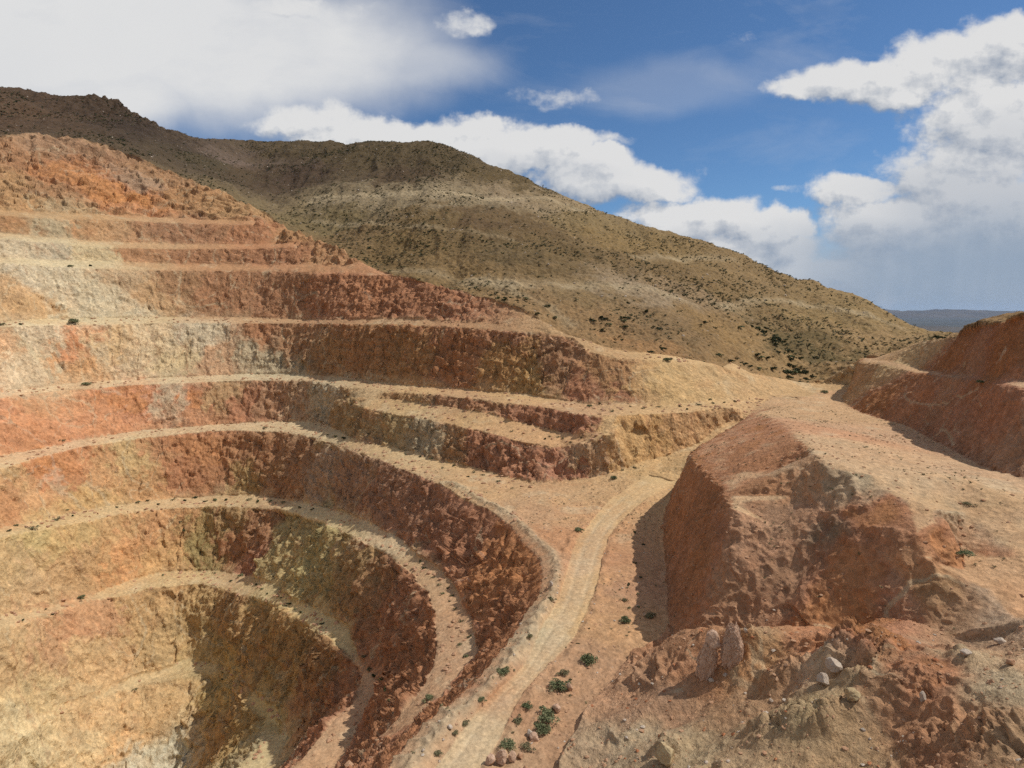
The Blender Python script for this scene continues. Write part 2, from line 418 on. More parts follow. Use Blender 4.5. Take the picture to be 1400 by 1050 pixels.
def laplace(V, T, lam, it):
    n = len(V)
    for _ in range(it):
        S = np.zeros_like(V); c = np.zeros(n)
        for k in range(3):
            for j in (1, 2):
                o = T[:, (k + j) % 3]
                for ax in range(3):
                    S[:, ax] += np.bincount(T[:, k], V[o, ax], n)
                c += np.bincount(T[:, k], minlength=n)
        V = V + (S / np.maximum(c, 1)[:, None] - V) * lam[:, None]
    return V


def tps_fit(P):
    X = P[:, :2] / 100
    d2 = ((X[:, None] - X[None]) ** 2).sum(-1)
    K = .5 * d2 * np.log(d2 + 1e-12) + np.eye(len(X)) * 3e-4
    Q = np.hstack([np.ones((len(X), 1)), X])
    A = np.block([[K, Q], [Q.T, np.zeros((3, 3))]])
    return X, np.linalg.solve(A, np.concatenate([P[:, 2], np.zeros(3)]))


def tps_eval(m, xy):
    X, w = m
    o = np.empty(len(xy))
    for s in range(0, len(xy), 50000):
        q = xy[s:s + 50000] / 100
        d2 = ((q[:, None] - X[None]) ** 2).sum(-1)
        o[s:s + 50000] = (.5 * d2 * np.log(d2 + 1e-12)) @ w[:-3] + w[-3] + q @ w[-2:]
    return o


V, T, lab, online = subdivide(V, T, lab, online, 5.0, 9)
hp = np.array(HILL)
hp = np.vstack([hp, DN['rim'][::5], DN['wedge'][::4], c4r[::4], DN['bank_rim'][::6], DN['bank_back'][:4:2]])
_, ui = np.unique(np.round(hp[:, :2] / 1.5), axis=0, return_index=True)
tps = tps_fit(hp[ui])


def hill_snap(V, T, lab):
    n = len(V)
    m = vavg(T, (lab == 1).astype(float), n) > .999
    m &= (np.abs(V[:, 0]) < 1590) & (V[:, 1] < 1890)
    far = sstep(640, 1300, np.hypot(V[:, 0], V[:, 1]))[m]
    z = tps_eval(tps, V[m, :2])
    V[m, 2] = z * (1 - far) - 303 * far
    return V


V = hill_snap(V, T, lab)
lam = np.where(online, .12, .5)
V = laplace(V, T, lam, 3)
soft = vavg(T, np.isin(lab, (2, 3, 4)).astype(float), len(V)) > .99
V = laplace(V, T, np.where(soft & ~online, .5, np.where(soft, .02, 0)), 3)
print('coarse', len(V), len(T))

# ------------------------------------------------------------------ rock and soil colours (albedo) by place
from mathutils.bvhtree import BVHTree
bvh0 = BVHTree.FromPolygons([tuple(p) for p in V], [tuple(int(i) for i in t) for t in T])


def hit0(u, v):
    r, f, h = ray(u, v)
    d = Vector((r, f, h)).normalized()
    loc = bvh0.ray_cast(Vector((0, 0, 0)), d)[0]
    return np.array(loc) if loc is not None else None


def lin(c):
    c = np.asarray(c, float) / 255
    return np.where(c <= .04045, c / 12.92, ((c + .055) / 1.055) ** 2.4)


ROCK = '''20,210,150,95,60 60,200,150,105,80 130,200,140,95,70 10,250,165,115,70 60,260,150,100,65 100,240,175,95,45 150,260,185,100,45 180,275,190,95,40 185,250,150,110,90 220,240,150,100,65
260,270,160,105,60 320,290,165,115,70 70,285,165,132,98 30,280,170,115,65 10,310,165,110,65 75,312,168,142,112 120,315,175,120,75 250,315,150,95,65 350,320,155,90,55 395,325,160,105,60
5,345,205,174,144 85,342,182,160,138 30,335,212,184,156 130,345,195,165,125 180,345,165,105,65 260,350,155,95,60 380,350,150,88,55 450,355,165,110,70
10,400,205,150,100 40,420,205,150,95 80,390,222,196,168 120,400,214,188,158 60,375,214,188,160 30,378,216,190,165 110,428,216,190,160 170,385,190,150,115 150,420,216,190,160 220,400,190,140,95 240,385,150,100,65 300,400,150,92,58 380,400,140,85,55 450,400,135,72,45 500,400,130,60,38
560,410,125,62,40 620,430,125,62,40 700,445,130,75,50
10,470,225,165,120 40,480,225,195,160 100,465,220,125,70 110,500,220,150,90 150,480,225,175,120 200,470,228,188,148 20,505,226,190,158 130,485,224,188,152 180,502,224,186,150 60,458,226,194,165 230,500,215,180,135 270,462,205,180,155 300,490,195,140,105 340,480,182,158,132 380,500,172,150,125 350,455,150,90,55 400,470,145,92,58 450,490,150,100,58 500,480,150,95,52 560,490,155,100,50 620,480,150,80,45 700,500,165,110,50 760,490,140,90,60 720,520,170,120,55 810,530,145,80,55 840,500,160,105,60 880,520,190,135,75 920,520,200,150,85 980,515,200,150,95 1040,522,195,145,90
10,570,210,120,75 60,560,205,130,80 60,600,200,110,70 110,560,205,125,75 180,540,205,100,60 140,575,205,120,75 235,545,200,165,138 262,545,195,95,55 270,570,190,120,80 300,545,180,130,85 335,555,165,95,65 370,550,165,110,80 410,550,170,125,95 440,540,172,150,128
520,540,165,115,70 640,552,140,85,55 740,570,135,75,50 800,580,140,75,55 480,570,150,115,75 540,585,165,130,85 580,600,168,142,115 620,595,160,110,70 680,610,150,85,60 720,630,145,75,55 760,635,140,70,55 800,625,175,125,90 850,600,205,150,85 880,590,205,145,75 940,580,200,140,85 990,575,195,140,90
10,680,205,130,75 50,660,210,145,90 20,645,215,160,100 90,640,195,105,60 70,635,200,100,55 130,650,200,135,80 180,630,205,160,100 120,690,200,150,85 230,620,180,115,70 210,660,190,130,75 250,610,165,85,50 240,640,160,85,55 300,650,165,100,60 280,620,180,105,55 350,620,140,85,50 330,660,165,125,70 400,640,140,90,60 440,640,165,125,105 480,650,150,105,85 520,680,135,85,65 560,700,130,78,58 600,710,130,72,50 640,740,125,62,42 680,750,135,50,30 700,780,140,50,28 660,800,140,58,33 650,830,150,75,45 690,830,125,55,35 730,765,150,60,35
10,770,205,160,105 40,790,215,165,115 40,750,195,160,95 90,740,200,155,90 110,780,205,150,95 150,760,205,145,85 160,730,205,150,90 180,770,215,140,75 210,720,200,130,75 230,760,205,145,80 240,705,195,130,75 270,720,150,120,65 280,750,140,115,60 320,710,150,110,65 310,740,150,90,55 340,770,165,100,75 350,720,152,95,62 390,730,165,140,90 420,760,175,150,90 450,780,165,135,80 380,770,180,150,95 480,790,150,110,65 520,790,135,85,50 560,830,130,72,45 580,880,135,65,40 560,920,140,75,45 540,880,140,75,45
10,900,215,165,110 60,890,205,145,100 100,860,200,130,85 150,840,200,135,90 40,940,220,180,125 120,910,215,165,110 200,830,190,140,85 220,870,195,150,95 260,840,185,140,80 290,880,165,130,75 310,840,150,105,60 350,860,160,115,60 400,890,165,120,65 440,920,150,100,55 470,930,140,80,50 470,980,130,65,45 420,950,130,80,50
40,1030,225,195,150 100,1010,225,185,135 160,1000,225,165,105 150,970,220,170,115 220,960,215,160,100 250,1010,205,160,110 230,1040,215,205,190 290,950,185,145,75 340,990,165,125,65 300,1000,170,120,65 360,1020,160,140,110 380,1000,170,140,80'''
FLAT = '''100,440,205,185,150 200,437,190,165,130 300,438,180,140,105 450,441,175,130,95 650,447,180,135,95 780,472,190,150,105 50,533,205,180,150 200,520,200,180,150 350,517,200,185,160 500,525,190,160,125 650,540,190,150,110 800,560,195,155,115 540,556,200,160,110 650,580,210,165,110 760,600,215,165,110
50,620,205,180,150 200,595,205,185,155 350,582,205,185,155 450,592,205,185,155 550,630,205,170,125 650,665,205,165,115 740,690,205,165,120 50,720,190,160,120 200,693,190,165,130 350,688,195,165,130 430,700,210,190,160 520,740,215,195,165 600,820,195,160,125 640,880,190,155,125
50,848,190,165,130 200,797,190,165,125 300,795,195,170,130 400,830,220,200,150 460,870,215,195,145 495,920,190,150,120 50,980,190,170,135 200,925,185,165,130 280,910,190,170,125 350,945,190,170,115 100,296,175,130,85 300,302,175,120,80 200,334,190,150,110 380,335,180,115,75 100,362,205,185,150 300,367,180,125,85 450,370,180,120,80
700,900,190,150,115 790,780,195,150,115 640,1000,195,165,135 810,700,215,170,120 860,680,210,165,115 920,640,205,165,115 740,800,180,140,105 720,860,165,145,120 640,950,180,125,90 760,740,190,140,95 730,700,200,160,120 810,850,205,160,110 820,790,200,155,105 800,920,175,140,110 760,1000,170,135,105 870,800,180,140,110 1060,555,195,150,105 960,545,195,155,105'''
HILLC = '''100,150,80,60,45 180,175,60,45,38 30,150,100,75,55 230,195,75,60,48 280,220,85,72,50 330,230,100,80,60 320,225,125,105,90 390,240,85,65,50 420,200,95,78,52 500,210,95,78,50 600,220,95,78,50 550,240,90,70,48 690,245,110,90,55 600,268,165,145,110 500,268,160,140,105 550,266,160,140,105 700,270,165,142,108 650,268,160,140,105 750,275,175,150,110 450,300,135,115,75 600,300,130,105,65 650,300,110,85,55 700,300,120,95,60 560,330,135,108,65 700,350,120,98,62 640,370,150,120,75 760,350,130,105,65 800,300,155,130,85 850,330,160,130,80 800,400,150,122,80 720,420,165,130,85 800,450,165,130,85 900,370,140,112,70 900,440,150,120,80 950,400,170,140,100 870,395,175,150,115 1000,400,150,120,75 1000,460,165,130,80 1050,400,160,130,85 1100,430,165,135,85 1110,480,120,100,60 1180,430,170,140,90 1200,470,180,145,95 1150,510,185,145,95 860,470,180,135,85 1040,480,175,140,90 480,330,140,112,72 350,240,90,72,50'''
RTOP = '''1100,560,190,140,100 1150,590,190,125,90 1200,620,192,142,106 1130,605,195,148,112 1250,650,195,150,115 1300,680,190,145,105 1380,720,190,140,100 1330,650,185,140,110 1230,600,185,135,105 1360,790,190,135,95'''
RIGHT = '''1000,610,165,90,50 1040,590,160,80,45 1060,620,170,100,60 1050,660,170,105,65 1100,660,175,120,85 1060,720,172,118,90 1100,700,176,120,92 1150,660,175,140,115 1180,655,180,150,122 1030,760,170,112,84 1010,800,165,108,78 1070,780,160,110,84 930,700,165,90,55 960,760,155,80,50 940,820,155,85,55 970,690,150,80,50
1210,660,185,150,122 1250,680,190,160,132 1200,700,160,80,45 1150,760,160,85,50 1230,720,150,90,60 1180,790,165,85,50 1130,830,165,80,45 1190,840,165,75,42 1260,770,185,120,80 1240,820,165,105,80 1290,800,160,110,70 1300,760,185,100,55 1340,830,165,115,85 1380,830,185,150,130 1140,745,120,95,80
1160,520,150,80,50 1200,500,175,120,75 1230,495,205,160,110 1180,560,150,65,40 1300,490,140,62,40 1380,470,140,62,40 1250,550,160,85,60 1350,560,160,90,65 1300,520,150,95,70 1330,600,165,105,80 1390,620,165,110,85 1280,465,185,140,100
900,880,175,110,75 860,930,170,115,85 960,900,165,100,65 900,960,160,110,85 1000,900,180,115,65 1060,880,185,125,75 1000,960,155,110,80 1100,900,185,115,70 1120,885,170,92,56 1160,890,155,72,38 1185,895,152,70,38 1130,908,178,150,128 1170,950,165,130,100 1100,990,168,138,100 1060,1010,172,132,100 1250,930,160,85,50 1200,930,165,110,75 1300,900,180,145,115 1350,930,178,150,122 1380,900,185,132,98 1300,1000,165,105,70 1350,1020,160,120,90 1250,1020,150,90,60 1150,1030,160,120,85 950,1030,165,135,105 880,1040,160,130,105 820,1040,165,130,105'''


def ctrl(txt):
    P, C = [], []
    for w in txt.split():
        u, v, r, g, b = map(float, w.split(','))
        p = hit0(u, v)
        if p is not None:
            P.append(p); C.append(lin((r, g, b)))
    return np.array(P), np.array(C)


def idw(P, ctl, r0, pw):
    cp, cc = ctl
    out = np.empty((len(P), 3))
    for s in range(0, len(P), 40000):
        d2 = ((P[s:s + 40000, None] - cp[None]) ** 2).sum(-1) + r0 * r0
        w = d2 ** (-pw)
        out[s:s + 40000] = (w @ cc) / w.sum(1)[:, None]
    return out


CT = {k: ctrl(t) for k, t in (('rock', ROCK), ('flat', FLAT), ('hill', HILLC), ('right', RIGHT), ('rtop', RTOP))}

_c = CT['rock'][1]
_l = (_c @ np.array([.3, .55, .15]))[:, None]
_d = sstep(.17, .07, _l)
CT['rock'] = (CT['rock'][0], _c * (1 + .55 * _d) + _d * np.array([.02, .02, .014]))

# ------------------------------------------------------------------ fine mesh
PXW = 1.75
V, T, lab, online = subdivide(V, T, lab, online, PXW, 8)
V = hill_snap(V, T, lab)
NV = len(V)
lam = np.where(vavg(T, (lab == 1).astype(float), NV) > .5, 0, .5)
V = laplace(V, T, lam, 2)
print('fine', NV, len(T))
isw = lambda f: vavg(T, f.astype(float), NV)
m_hill, m_road = isw(lab == 1), isw(lab == 5)
m_mound, m_bank, m_rub = isw(lab == 2), isw(lab == 3), isw(lab == 4)
m_ground = isw(lab == 0)
N0 = vnormals(V, T)
slope = np.degrees(np.arccos(np.clip(N0[:, 2], -1, 1)))

# where on its face a point lies: 0 at the crest, 1 at the toe
face = np.full(NV, 9.0)
for A, B, k in TIER:
    ids = np.where(isw(lab == 20 + k) > 0)[0]
    if len(ids) == 0:
        continue
    da, db = np.full(len(ids), 1e9), np.full(len(ids), 1e9)
    for s0 in range(0, len(ids), 20000):
        q = V[ids[s0:s0 + 20000], None, :2]
        da[s0:s0 + 20000] = np.sqrt(((q - DN[A][None, :, :2]) ** 2).sum(-1)).min(1)
        db[s0:s0 + 20000] = np.sqrt(((q - DN[B][None, :, :2]) ** 2).sum(-1)).min(1)
    face[ids] = np.minimum(face[ids], da / np.maximum(da + db, .3))
face[face > 2] = 0
N0 = vnormals(V, T)
slope = np.degrees(np.arccos(np.clip(N0[:, 2], -1, 1)))
wall = np.maximum(sstep(30, 44, slope), .85 * isw(lab == 21))

# rock relief, pushed out along the surface normal
dist = np.linalg.norm(V, axis=1)
P = V
fan = perlin(P, (.09, .09, .02), 14) + .5 * perlin(P, (.3, .3, .05), 15)
talus = sstep(.0, .22, face - .80 - .17 * fan) * (face < .995) * (face > .2)
ribs = perlin(P, (.2, .2, .05), 1)
ribs2 = perlin(P, (.48, .48, .16), 2)
rg1 = ridged(P, (.42, .42, .3), 3)
rg2 = ridged(P, (1.0, 1.0, .7), 4)
fine = perlin(P, 2.3, 5)
soil = perlin(P, .12, 6)
soil2 = perlin(P, .55, 7)
pit = np.clip(1 - m_hill - m_mound - m_bank - m_rub, 0, 1) * (1 - m_road)
rough = (.45 + .5 * sstep(-140, -70, P[:, 0])) * (1 - .62 * sstep(8, 30, P[:, 0]) * isw(np.isin(lab, (26, 25))))             # the left faces are cut smoother than the rest
w_pit = wall * pit
wsel = np.where((wall > .05) & (m_hill < .9))[0]
F1, F2, F3, R1 = (np.zeros(NV, np.float32) for _ in range(4))
Pw = P[wsel] + .5 * np.stack([perlin(P[wsel], .5, 11), perlin(P[wsel], .5, 12), perlin(P[wsel], .5, 13)], 1)
F1[wsel], R1[wsel] = facets(Pw, (.26, .26, .12), 1)
R2 = np.zeros(NV, np.float32)
F2[wsel], R2[wsel] = facets(Pw, (.6, .6, .34), 2)
F3[wsel], _r = facets(P[wsel], (1.5, 1.5, .95), 3)
def plated(n, k):
    t = n * k
    i = np.floor(t)
    return (i + sstep(.3, .7, t - i) * .85 + (t - i) * .15) / k


bq = (P[:, 2] + .32 * P[:, 0] + .14 * P[:, 1]) / 4.4 + .7 * perlin(P, .07, 16) + .12 * perlin(P, .5, 17)
ledge = (bq - np.floor(bq) - .5) * (.5 + .9 * sstep(-.3, .4, perlin(P, .06, 18)))
bulge = perlin(P, (.05, .05, .06), 19) * sstep(-130, -85, P[:, 0]) * sstep(-50, -70, P[:, 2])
score = perlin(P, (1.5, 1.5, .10), 101) * .5 + perlin(P, (.75, .75, .06), 102)
ribs, ribs2 = plated(ribs, 2.6), plated(ribs2, 2.2)
D = w_pit * 2.6 * bulge + w_pit * rough * ((1 - .75 * talus) * (.34 * score + .6 * ledge + 1.0 * ribs + .55 * ribs2 + .75 * F1 + .6 * (R1 - .5) + .42 * F2 + .17 * F3 + .2 * (rg1 - .4) + .08 * fine) + talus * (.5 + .9 * (face - .7)))
up_t = isw(lab == 21)
D += up_t * (.8 * F1 + 1.6 * perlin(P, (.07, .07, .12), 8) + 1.8 * (ridged(P, (.12, .12, .2), 9) - .4))
D += (1 - wall) * pit * (.28 * soil + .14 * soil2 + .05 * fine)
crag = np.exp(-(((P[:, 0] + 300) / 55) ** 2 + ((P[:, 1] - 472) / 45) ** 2))
hn = fbm(P, .03, 20, 3)
D += m_hill * (2.2 * hn + .8 * perlin(P, .11, 21) + .5 * (ridged(P, .28, 22) - .4) + .28 * perlin(P, .8, 23))
gl = np.stack([P[:, 0] * .05 + .25 * perlin(P, .02, 27), P[:, 1] * .011, 0 * P[:, 2]], 1)
D += m_hill * (1.1 * (ridged(gl, 1.0, 28) - .4) + .6 * (ridged(gl, 2.7, 29) - .4)) * sstep(210, 300, P[:, 1])
D += m_hill * crag * (5.0 * (ridged(P, (.05, .05, .02), 24) - .35) + 3.2 * (ridged(P, .14, 25) - .4) + 1.2 * ridged(P, .4, 26))
# mound and bank: eroded rills that run down the slope
m_mb = np.clip(m_mound + m_bank, 0, 1)
D += m_mb * wall * .62 * (.1 * F2 + .10 * F3 + .6 * perlin(P, (.16, .16, .07), 30) + .55 * (ridged(P, (.2, .2, .05), 37) - .5) + .7 * (ridged(P, (.55, .55, .10), 31) - .4) + .14 * ridged(P, (1.3, 1.3, .35), 32) + .06 * perlin(P, 2.6, 33))
D += m_mb * (1 - wall) * (.3 * perlin(P, .1, 34) + .13 * perlin(P, .5, 35) + .07 * perlin(P, 1.8, 36))
rk = sstep(-.1, .55, perlin(P, .16, 45))
D += m_rub * (1.0 * perlin(P, .12, 40) + (.15 + .75 * rk) * (ridged(P, .28, 41) - .4) + (.1 + .35 * rk) * (ridged(P, .8, 42) - .4) + (.05 + .13 * rk) * perlin(P, 1.9, 43) + .05 * ridged(P, 4.2, 44))
D += m_ground * (1 - wall) * (.18 * perlin(P, .2, 50) + .12 * ridged(P, .7, 51) * .6 + .05 * perlin(P, 2.2, 52))
# wheel ruts along the haul road
rc = .5 * (catmull(LN['road_left'], 1.0)[:, None, :2][:: 1].mean(1))
rl, rr = catmull(LN['road_left'], 1.0), catmull(LN['road_right'], 1.0)


def linedist(xy, L):
    best = np.full(len(xy), 1e9)
    for a in L:
        best = np.minimum(best, np.hypot(xy[:, 0] - a[0], xy[:, 1] - a[1]))
    return best


nr = (P[:, 1] < 160) & (np.abs(P[:, 0]) < 60) & (P[:, 2] > -50) & (P[:, 2] < -38)
ix = np.where(nr)[0]
ce = DN['c6'][(DN['c6'][:, 0] > -25) & (DN['c6'][:, 1] < 150)]
de = linedist(P[ix, :2], ce)
keep = np.ones(NV)
keep[ix] = 1 - .85 * np.exp(-(de / 3.0) ** 2)
D *= keep
dl = linedist(P[ix, :2], rl); dr = linedist(P[ix, :2], rr)
fr = dl / np.maximum(dl + dr, .1)
track = np.zeros(NV); berm = np.zeros(NV)
onr = m_road[ix] > .5
track[ix] = np.where(onr, np.exp(-((fr - .3) / .07) ** 2) + np.exp(-((fr - .72) / .07) ** 2), 0)
berm[ix] = np.where(~onr, np.exp(-((dl - 1.2) / .9) ** 2) * .55 + np.exp(-((dr - .9) / .7) ** 2) * .45, 0)
fade_r = sstep(150, 118, P[:, 1])
track *= fade_r * np.clip(.75 + .5 * perlin(P, .25, 99), 0, 1)
berm *= fade_r
D += -track * .11 + m_road * (.05 * perlin(P, (.9, .9, .9), 55) + .03 * perlin(P, 3.0, 56))
D += berm * (.5 + .8 * perlin(P, .6, 57)) * (1 - wall)
# windrow of loose rock along the pit edge beside the road
edge = np.zeros(NV)
edge[ix] = np.exp(-((de - 2.2) / 1.1) ** 2) * (m_road[ix] < .1) * (slope[ix] < 35)
D += edge * (.55 + .6 * ridged(P, .8, 58) * .5)
xr = P[:, 0] * .94 + P[:, 1] * .34
yr = -P[:, 0] * .34 + P[:, 1] * .94
rid = np.stack([xr * .055, yr * .17, P[:, 2] * .02], 1)
D += m_rub * (1.5 * perlin(rid, 1.0, 46) + .6 * perlin(rid, 2.3, 47))
facing = -(N0 * P).sum(1) / dist
D *= 1 - .8 * sstep(.12, -.08, facing) * wall
lim = np.clip(dist / 40, .35, 1)
V = V + N0 * (D * lim)[:, None]
# nothing in a quarry runs true: the whole pit wanders a little
wx = np.stack([P[:, 0] * .1, P[:, 1] * .1, P[:, 2] * .03], 1)
wa = np.clip(pit * sstep(60, 140, P[:, 1]), 0, 1)
V[:, 0] += wa * (1.1 * perlin(wx, 1.0, 90) + .5 * perlin(wx, 3.3, 91))
V[:, 1] += wa * (1.1 * perlin(wx, 1.0, 92) + .5 * perlin(wx, 3.3, 93))
mound = np.zeros(NV)
for u, v, w, h, k in [(985, 920, 60, 10, .3), (1010, 880, 70, 14, .2), (1170, 908, 110, 24, 1), (1152, 900, 40, 12, .8), (1195, 918, 60, 16, 1), (1241, 942, 90, 18, 1), (1062, 1012, 84, 20, .8), (1108, 1000, 84, 22, .8), (1031, 1008, 40, 12, .6), (1271, 1005, 84, 22, 1), (1350, 1006, 120, 18, 1), (1218, 900, 50, 16, .7), (1068, 922, 60, 20, .5), (1180, 950, 60, 14, .5), (1330, 900, 70, 16, .6), (915, 1030, 50, 18, .4)]:
    a = hit0(u, v)
    q = (a[1] * CP - a[2] * SP) / FOC
    dd = np.hypot(V[:, 0] - a[0], (V[:, 1] - a[1]) * 1.3) / (w * q * .55)
    dd = dd * (1 + .28 * perlin(P, .7, int(u)))
    g_ = np.where(dd < 1.3, sstep(1.15, .25, dd), 0) * (m_rub > .5)
    mound = np.maximum(mound, g_ * k)
    V[:, 2] += g_ * h * q * .9
sel = np.where(mound > .02)[0]
fa, ra_ = facets(P[sel], (.8, .8, .6), 21)
fb, _r = facets(P[sel], (2.2, 2.2, 1.6), 22)
V[sel] += N0[sel] * (mound[sel] * (.38 * fa + .35 * (ra_ - .5) + .16 * fb))[:, None]

# ------------------------------------------------------------------ colour per vertex (albedo of rock and soil)
wob = np.stack([perlin(P, .09, 60), perlin(P, .09, 61), perlin(P, (.09, .09, .14), 62)], 1) * 5.0
wob += np.stack([perlin(P, .4, 63), perlin(P, .4, 64), perlin(P, .4, 65)], 1) * 2.3 + np.stack([perlin(P, 1.3, 165), perlin(P, 1.3, 166), perlin(P, 1.3, 167)], 1) * .7
Q = P + wob
Q[wsel] += np.stack([(R1[wsel] - .5) * 5 + (R2[wsel] - .5) * 3, (R2[wsel] - .5) * 4, (R1[wsel] - .5) * 3 - (R2[wsel] - .5) * 3], 1)
C = np.zeros((NV, 3))
strk = perlin(P, (.3, .3, .035), 66)
blot = fbm(P, (.16, .16, .22), 67, 3)
sel = np.where(pit > .02)[0]
cr_ = idw(Q[sel], CT['rock'], 2.5, 2.8)
cf_ = .62 * idw(Q[sel], CT['flat'], 2.0, 2.2) * np.array([1, .93, .85]) + .38 * cr_
tw = np.clip(wall[sel] * 1.25 + .28 * perlin(P[sel], (.35, .35, .2), 68) * (wall[sel] > .05) - .7 * talus[sel] - .35 * sstep(.10, .0, face[sel]) * (face[sel] > 0), 0, 1)
C[sel] += (cr_ * tw[:, None] + cf_ * (1 - tw[:, None])) * pit[sel][:, None]
sel = np.where(m_hill > .01)[0]
C[sel] += idw(Q[sel] + wob[sel] * 2, CT['hill'], 6.0, 2.2) * np.array([.72, .69, .68]) * m_hill[sel][:, None]
mr = np.clip(m_mound + m_bank + m_rub, 0, 1)
sel = np.where(mr > .01)[0]
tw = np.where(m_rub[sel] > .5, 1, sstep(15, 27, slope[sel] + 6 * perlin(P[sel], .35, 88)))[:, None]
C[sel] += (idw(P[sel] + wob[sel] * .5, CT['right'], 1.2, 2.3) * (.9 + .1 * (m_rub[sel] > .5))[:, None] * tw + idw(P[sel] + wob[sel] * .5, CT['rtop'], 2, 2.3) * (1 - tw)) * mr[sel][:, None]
sel = np.where(m_road > .01)[0]
C[sel] += idw(P[sel] + wob[sel] * .3, CT['flat'], 2.0, 2.0) * np.array([1, .95, .88]) * m_road[sel][:, None]
wash = perlin(P, (1.1, 1.1, .04), 75)
bed = perlin(np.stack([P[:, 0] * .02, P[:, 1] * .02, (P[:, 2] + .35 * P[:, 0] + .15 * P[:, 1]) * .45], 1), 1.0, 76)
mott = ridged(P, .9, 78) * .5 + perlin(P, 2.1, 79) * .5
C *= (1 + .13 * mott * (1 - wall) * (1 - m_hill))[:, None]
C *= (1 + .13 * blot + (.09 * strk + .15 * wash + .10 * bed) * wall)[:, None]
C *= (1 - .10 * m_ground * (1 - wall))[:, None]
vn = np.stack([P[:, 0] * .05, P[:, 1] * .05, P[:, 2] * .03 + P[:, 0] * .02], 1) + (wob * .012)
vein = sstep(.945, .985, ridged(vn, 1.0, 110)) + sstep(.95, .99, ridged(vn, 2.3, 111))
vt = perlin(P, .03, 112)
vm = (np.clip(vein, 0, 1) * wall * (1 - m_hill) * .42)[:, None]
C = C * (1 - vm) + vm * np.where((vt > 0)[:, None], lin((205, 180, 150)), lin((140, 72, 42)))
blk = np.ones(NV); blk[wsel] = 1 + .20 * (R2[wsel] - .5) + .14 * (R1[wsel] - .5)
C *= blk[:, None]
# iron staining and pale dust, in patches of their own
iron = sstep(.25, .8, perlin(P, (.11, .11, .05), 70) + .5 * strk) * (1 - m_hill)
C = C * (1 - iron[:, None] * np.array([.04, .11, .15]))
dust = sstep(.3, .9, fbm(P, .13, 72, 3)) * (1 - wall) * .3 * (1 - m_hill)
C = C * (1 - dust[:, None]) + dust[:, None] * np.array(lin((215, 190, 160)))
rw = np.zeros(NV)
rw[ix] = np.where(onr, sstep(.6, 2.1, np.minimum(dl, dr) + .9 * perlin(P[ix], .5, 97) + .5 * perlin(P[ix], 1.7, 98)), 0)
rw *= sstep(138, 112, P[:, 1])
rf = rw[:, None] * .36
C = C * (1 - rf) + rf * lin((180, 150, 128))
tc = np.clip(m_road * (.9 + .3 * perlin(P, .3, 74)), 0, 1) * np.clip(track, 0, 1) * .35
C = C * (1 - tc[:, None]) + tc[:, None] * np.array(lin((205, 178, 150)))
ed = np.clip(edge, 0, 1) * .6
C = C * (1 - ed[:, None]) + ed[:, None] * np.array(lin((165, 145, 122)))
for tr, wd_, st_ in (([(430, 273), (500, 267), (560, 266), (650, 269), (720, 269), (760, 276), (796, 288)], 3.2, .6), ([(424, 303), (500, 305), (610, 313), (700, 326)], 1.8, .35), ([(640, 384), (720, 392), (800, 389), (880, 398), (930, 411)], 3.2, .5), ([(870, 354), (935, 353), (1000, 354)], 3, .45), ([(985, 420), (1080, 413), (1175, 430), (1230, 447)], 2.6, .45), ([(540, 372), (620, 377), (700, 398), (780, 440)], 2.2, .35)):
    tp = catmull([hit0(u, v) for u, v in tr], 2.0)
    ids = np.where((m_hill > .5) & (P[:, 0] > tp[:, 0].min() - 8) & (P[:, 0] < tp[:, 0].max() + 8))[0]
    dd = np.full(len(ids), 1e9)
    for s0 in range(0, len(ids), 20000):
        dd[s0:s0 + 20000] = np.sqrt(((P[ids[s0:s0 + 20000], None, :2] - tp[None, :, :2]) ** 2).sum(-1)).min(1)
    f = np.exp(-(dd / (wd_ * (1.3 + .6 * perlin(P[ids], .12, 95)))) ** 2) * 1.4 * st_ * np.clip(.8 + .6 * perlin(P[ids], .05, 96), 0, 1)
    C[ids] = C[ids] * (1 - f[:, None]) + f[:, None] * lin((178, 155, 118))
lum = (C @ np.array([.3, .55, .15]))[:, None]
lift = (lum / .34) ** -.34 * (1 - m_hill)[:, None] + m_hill[:, None]
C = C * lift
lum = lum * lift
sat = (.40 * (1 - m_hill) + .06 * m_hill)[:, None]
C = (C * (1 - sat) + lum * sat * np.array([1.07, 1.0, .76])) * .95 + np.array([.018, .014, .008])
rk_ = (1 - m_hill)
C[:, 0] *= np.where(m_hill > .5, 1, 1.03)
g_lo = .41 * C[:, 0]
C[:, 1] = np.where(rk_ > .5, np.maximum(C[:, 1], g_lo + .25 * np.maximum(C[:, 1] - .2 * C[:, 0], 0)), C[:, 1])
C[:, 2] = np.where(rk_ > .5, np.minimum(C[:, 2], np.where(pit > .5, .60 + .24 * sstep(.15, .38, lum[:, 0]), .80) * C[:, 1] + .05 * C[:, 0]), C[:, 2])
C *= np.where((m_hill > .5)[:, None], np.array([.92, .965, 1.05]), np.array([1.0, 1.025, .93]))
C = np.clip(C, .01, .85)

# ------------------------------------------------------------------ materials
def new_mat(name):
    m = bpy.data.materials.new(name)
    m.use_nodes = True
    nt = m.node_tree
    b = nt.nodes['Principled BSDF']
    b.inputs['Roughness'].default_value = .95
    b.inputs['Specular IOR Level'].default_value = .12
    return m, nt, b


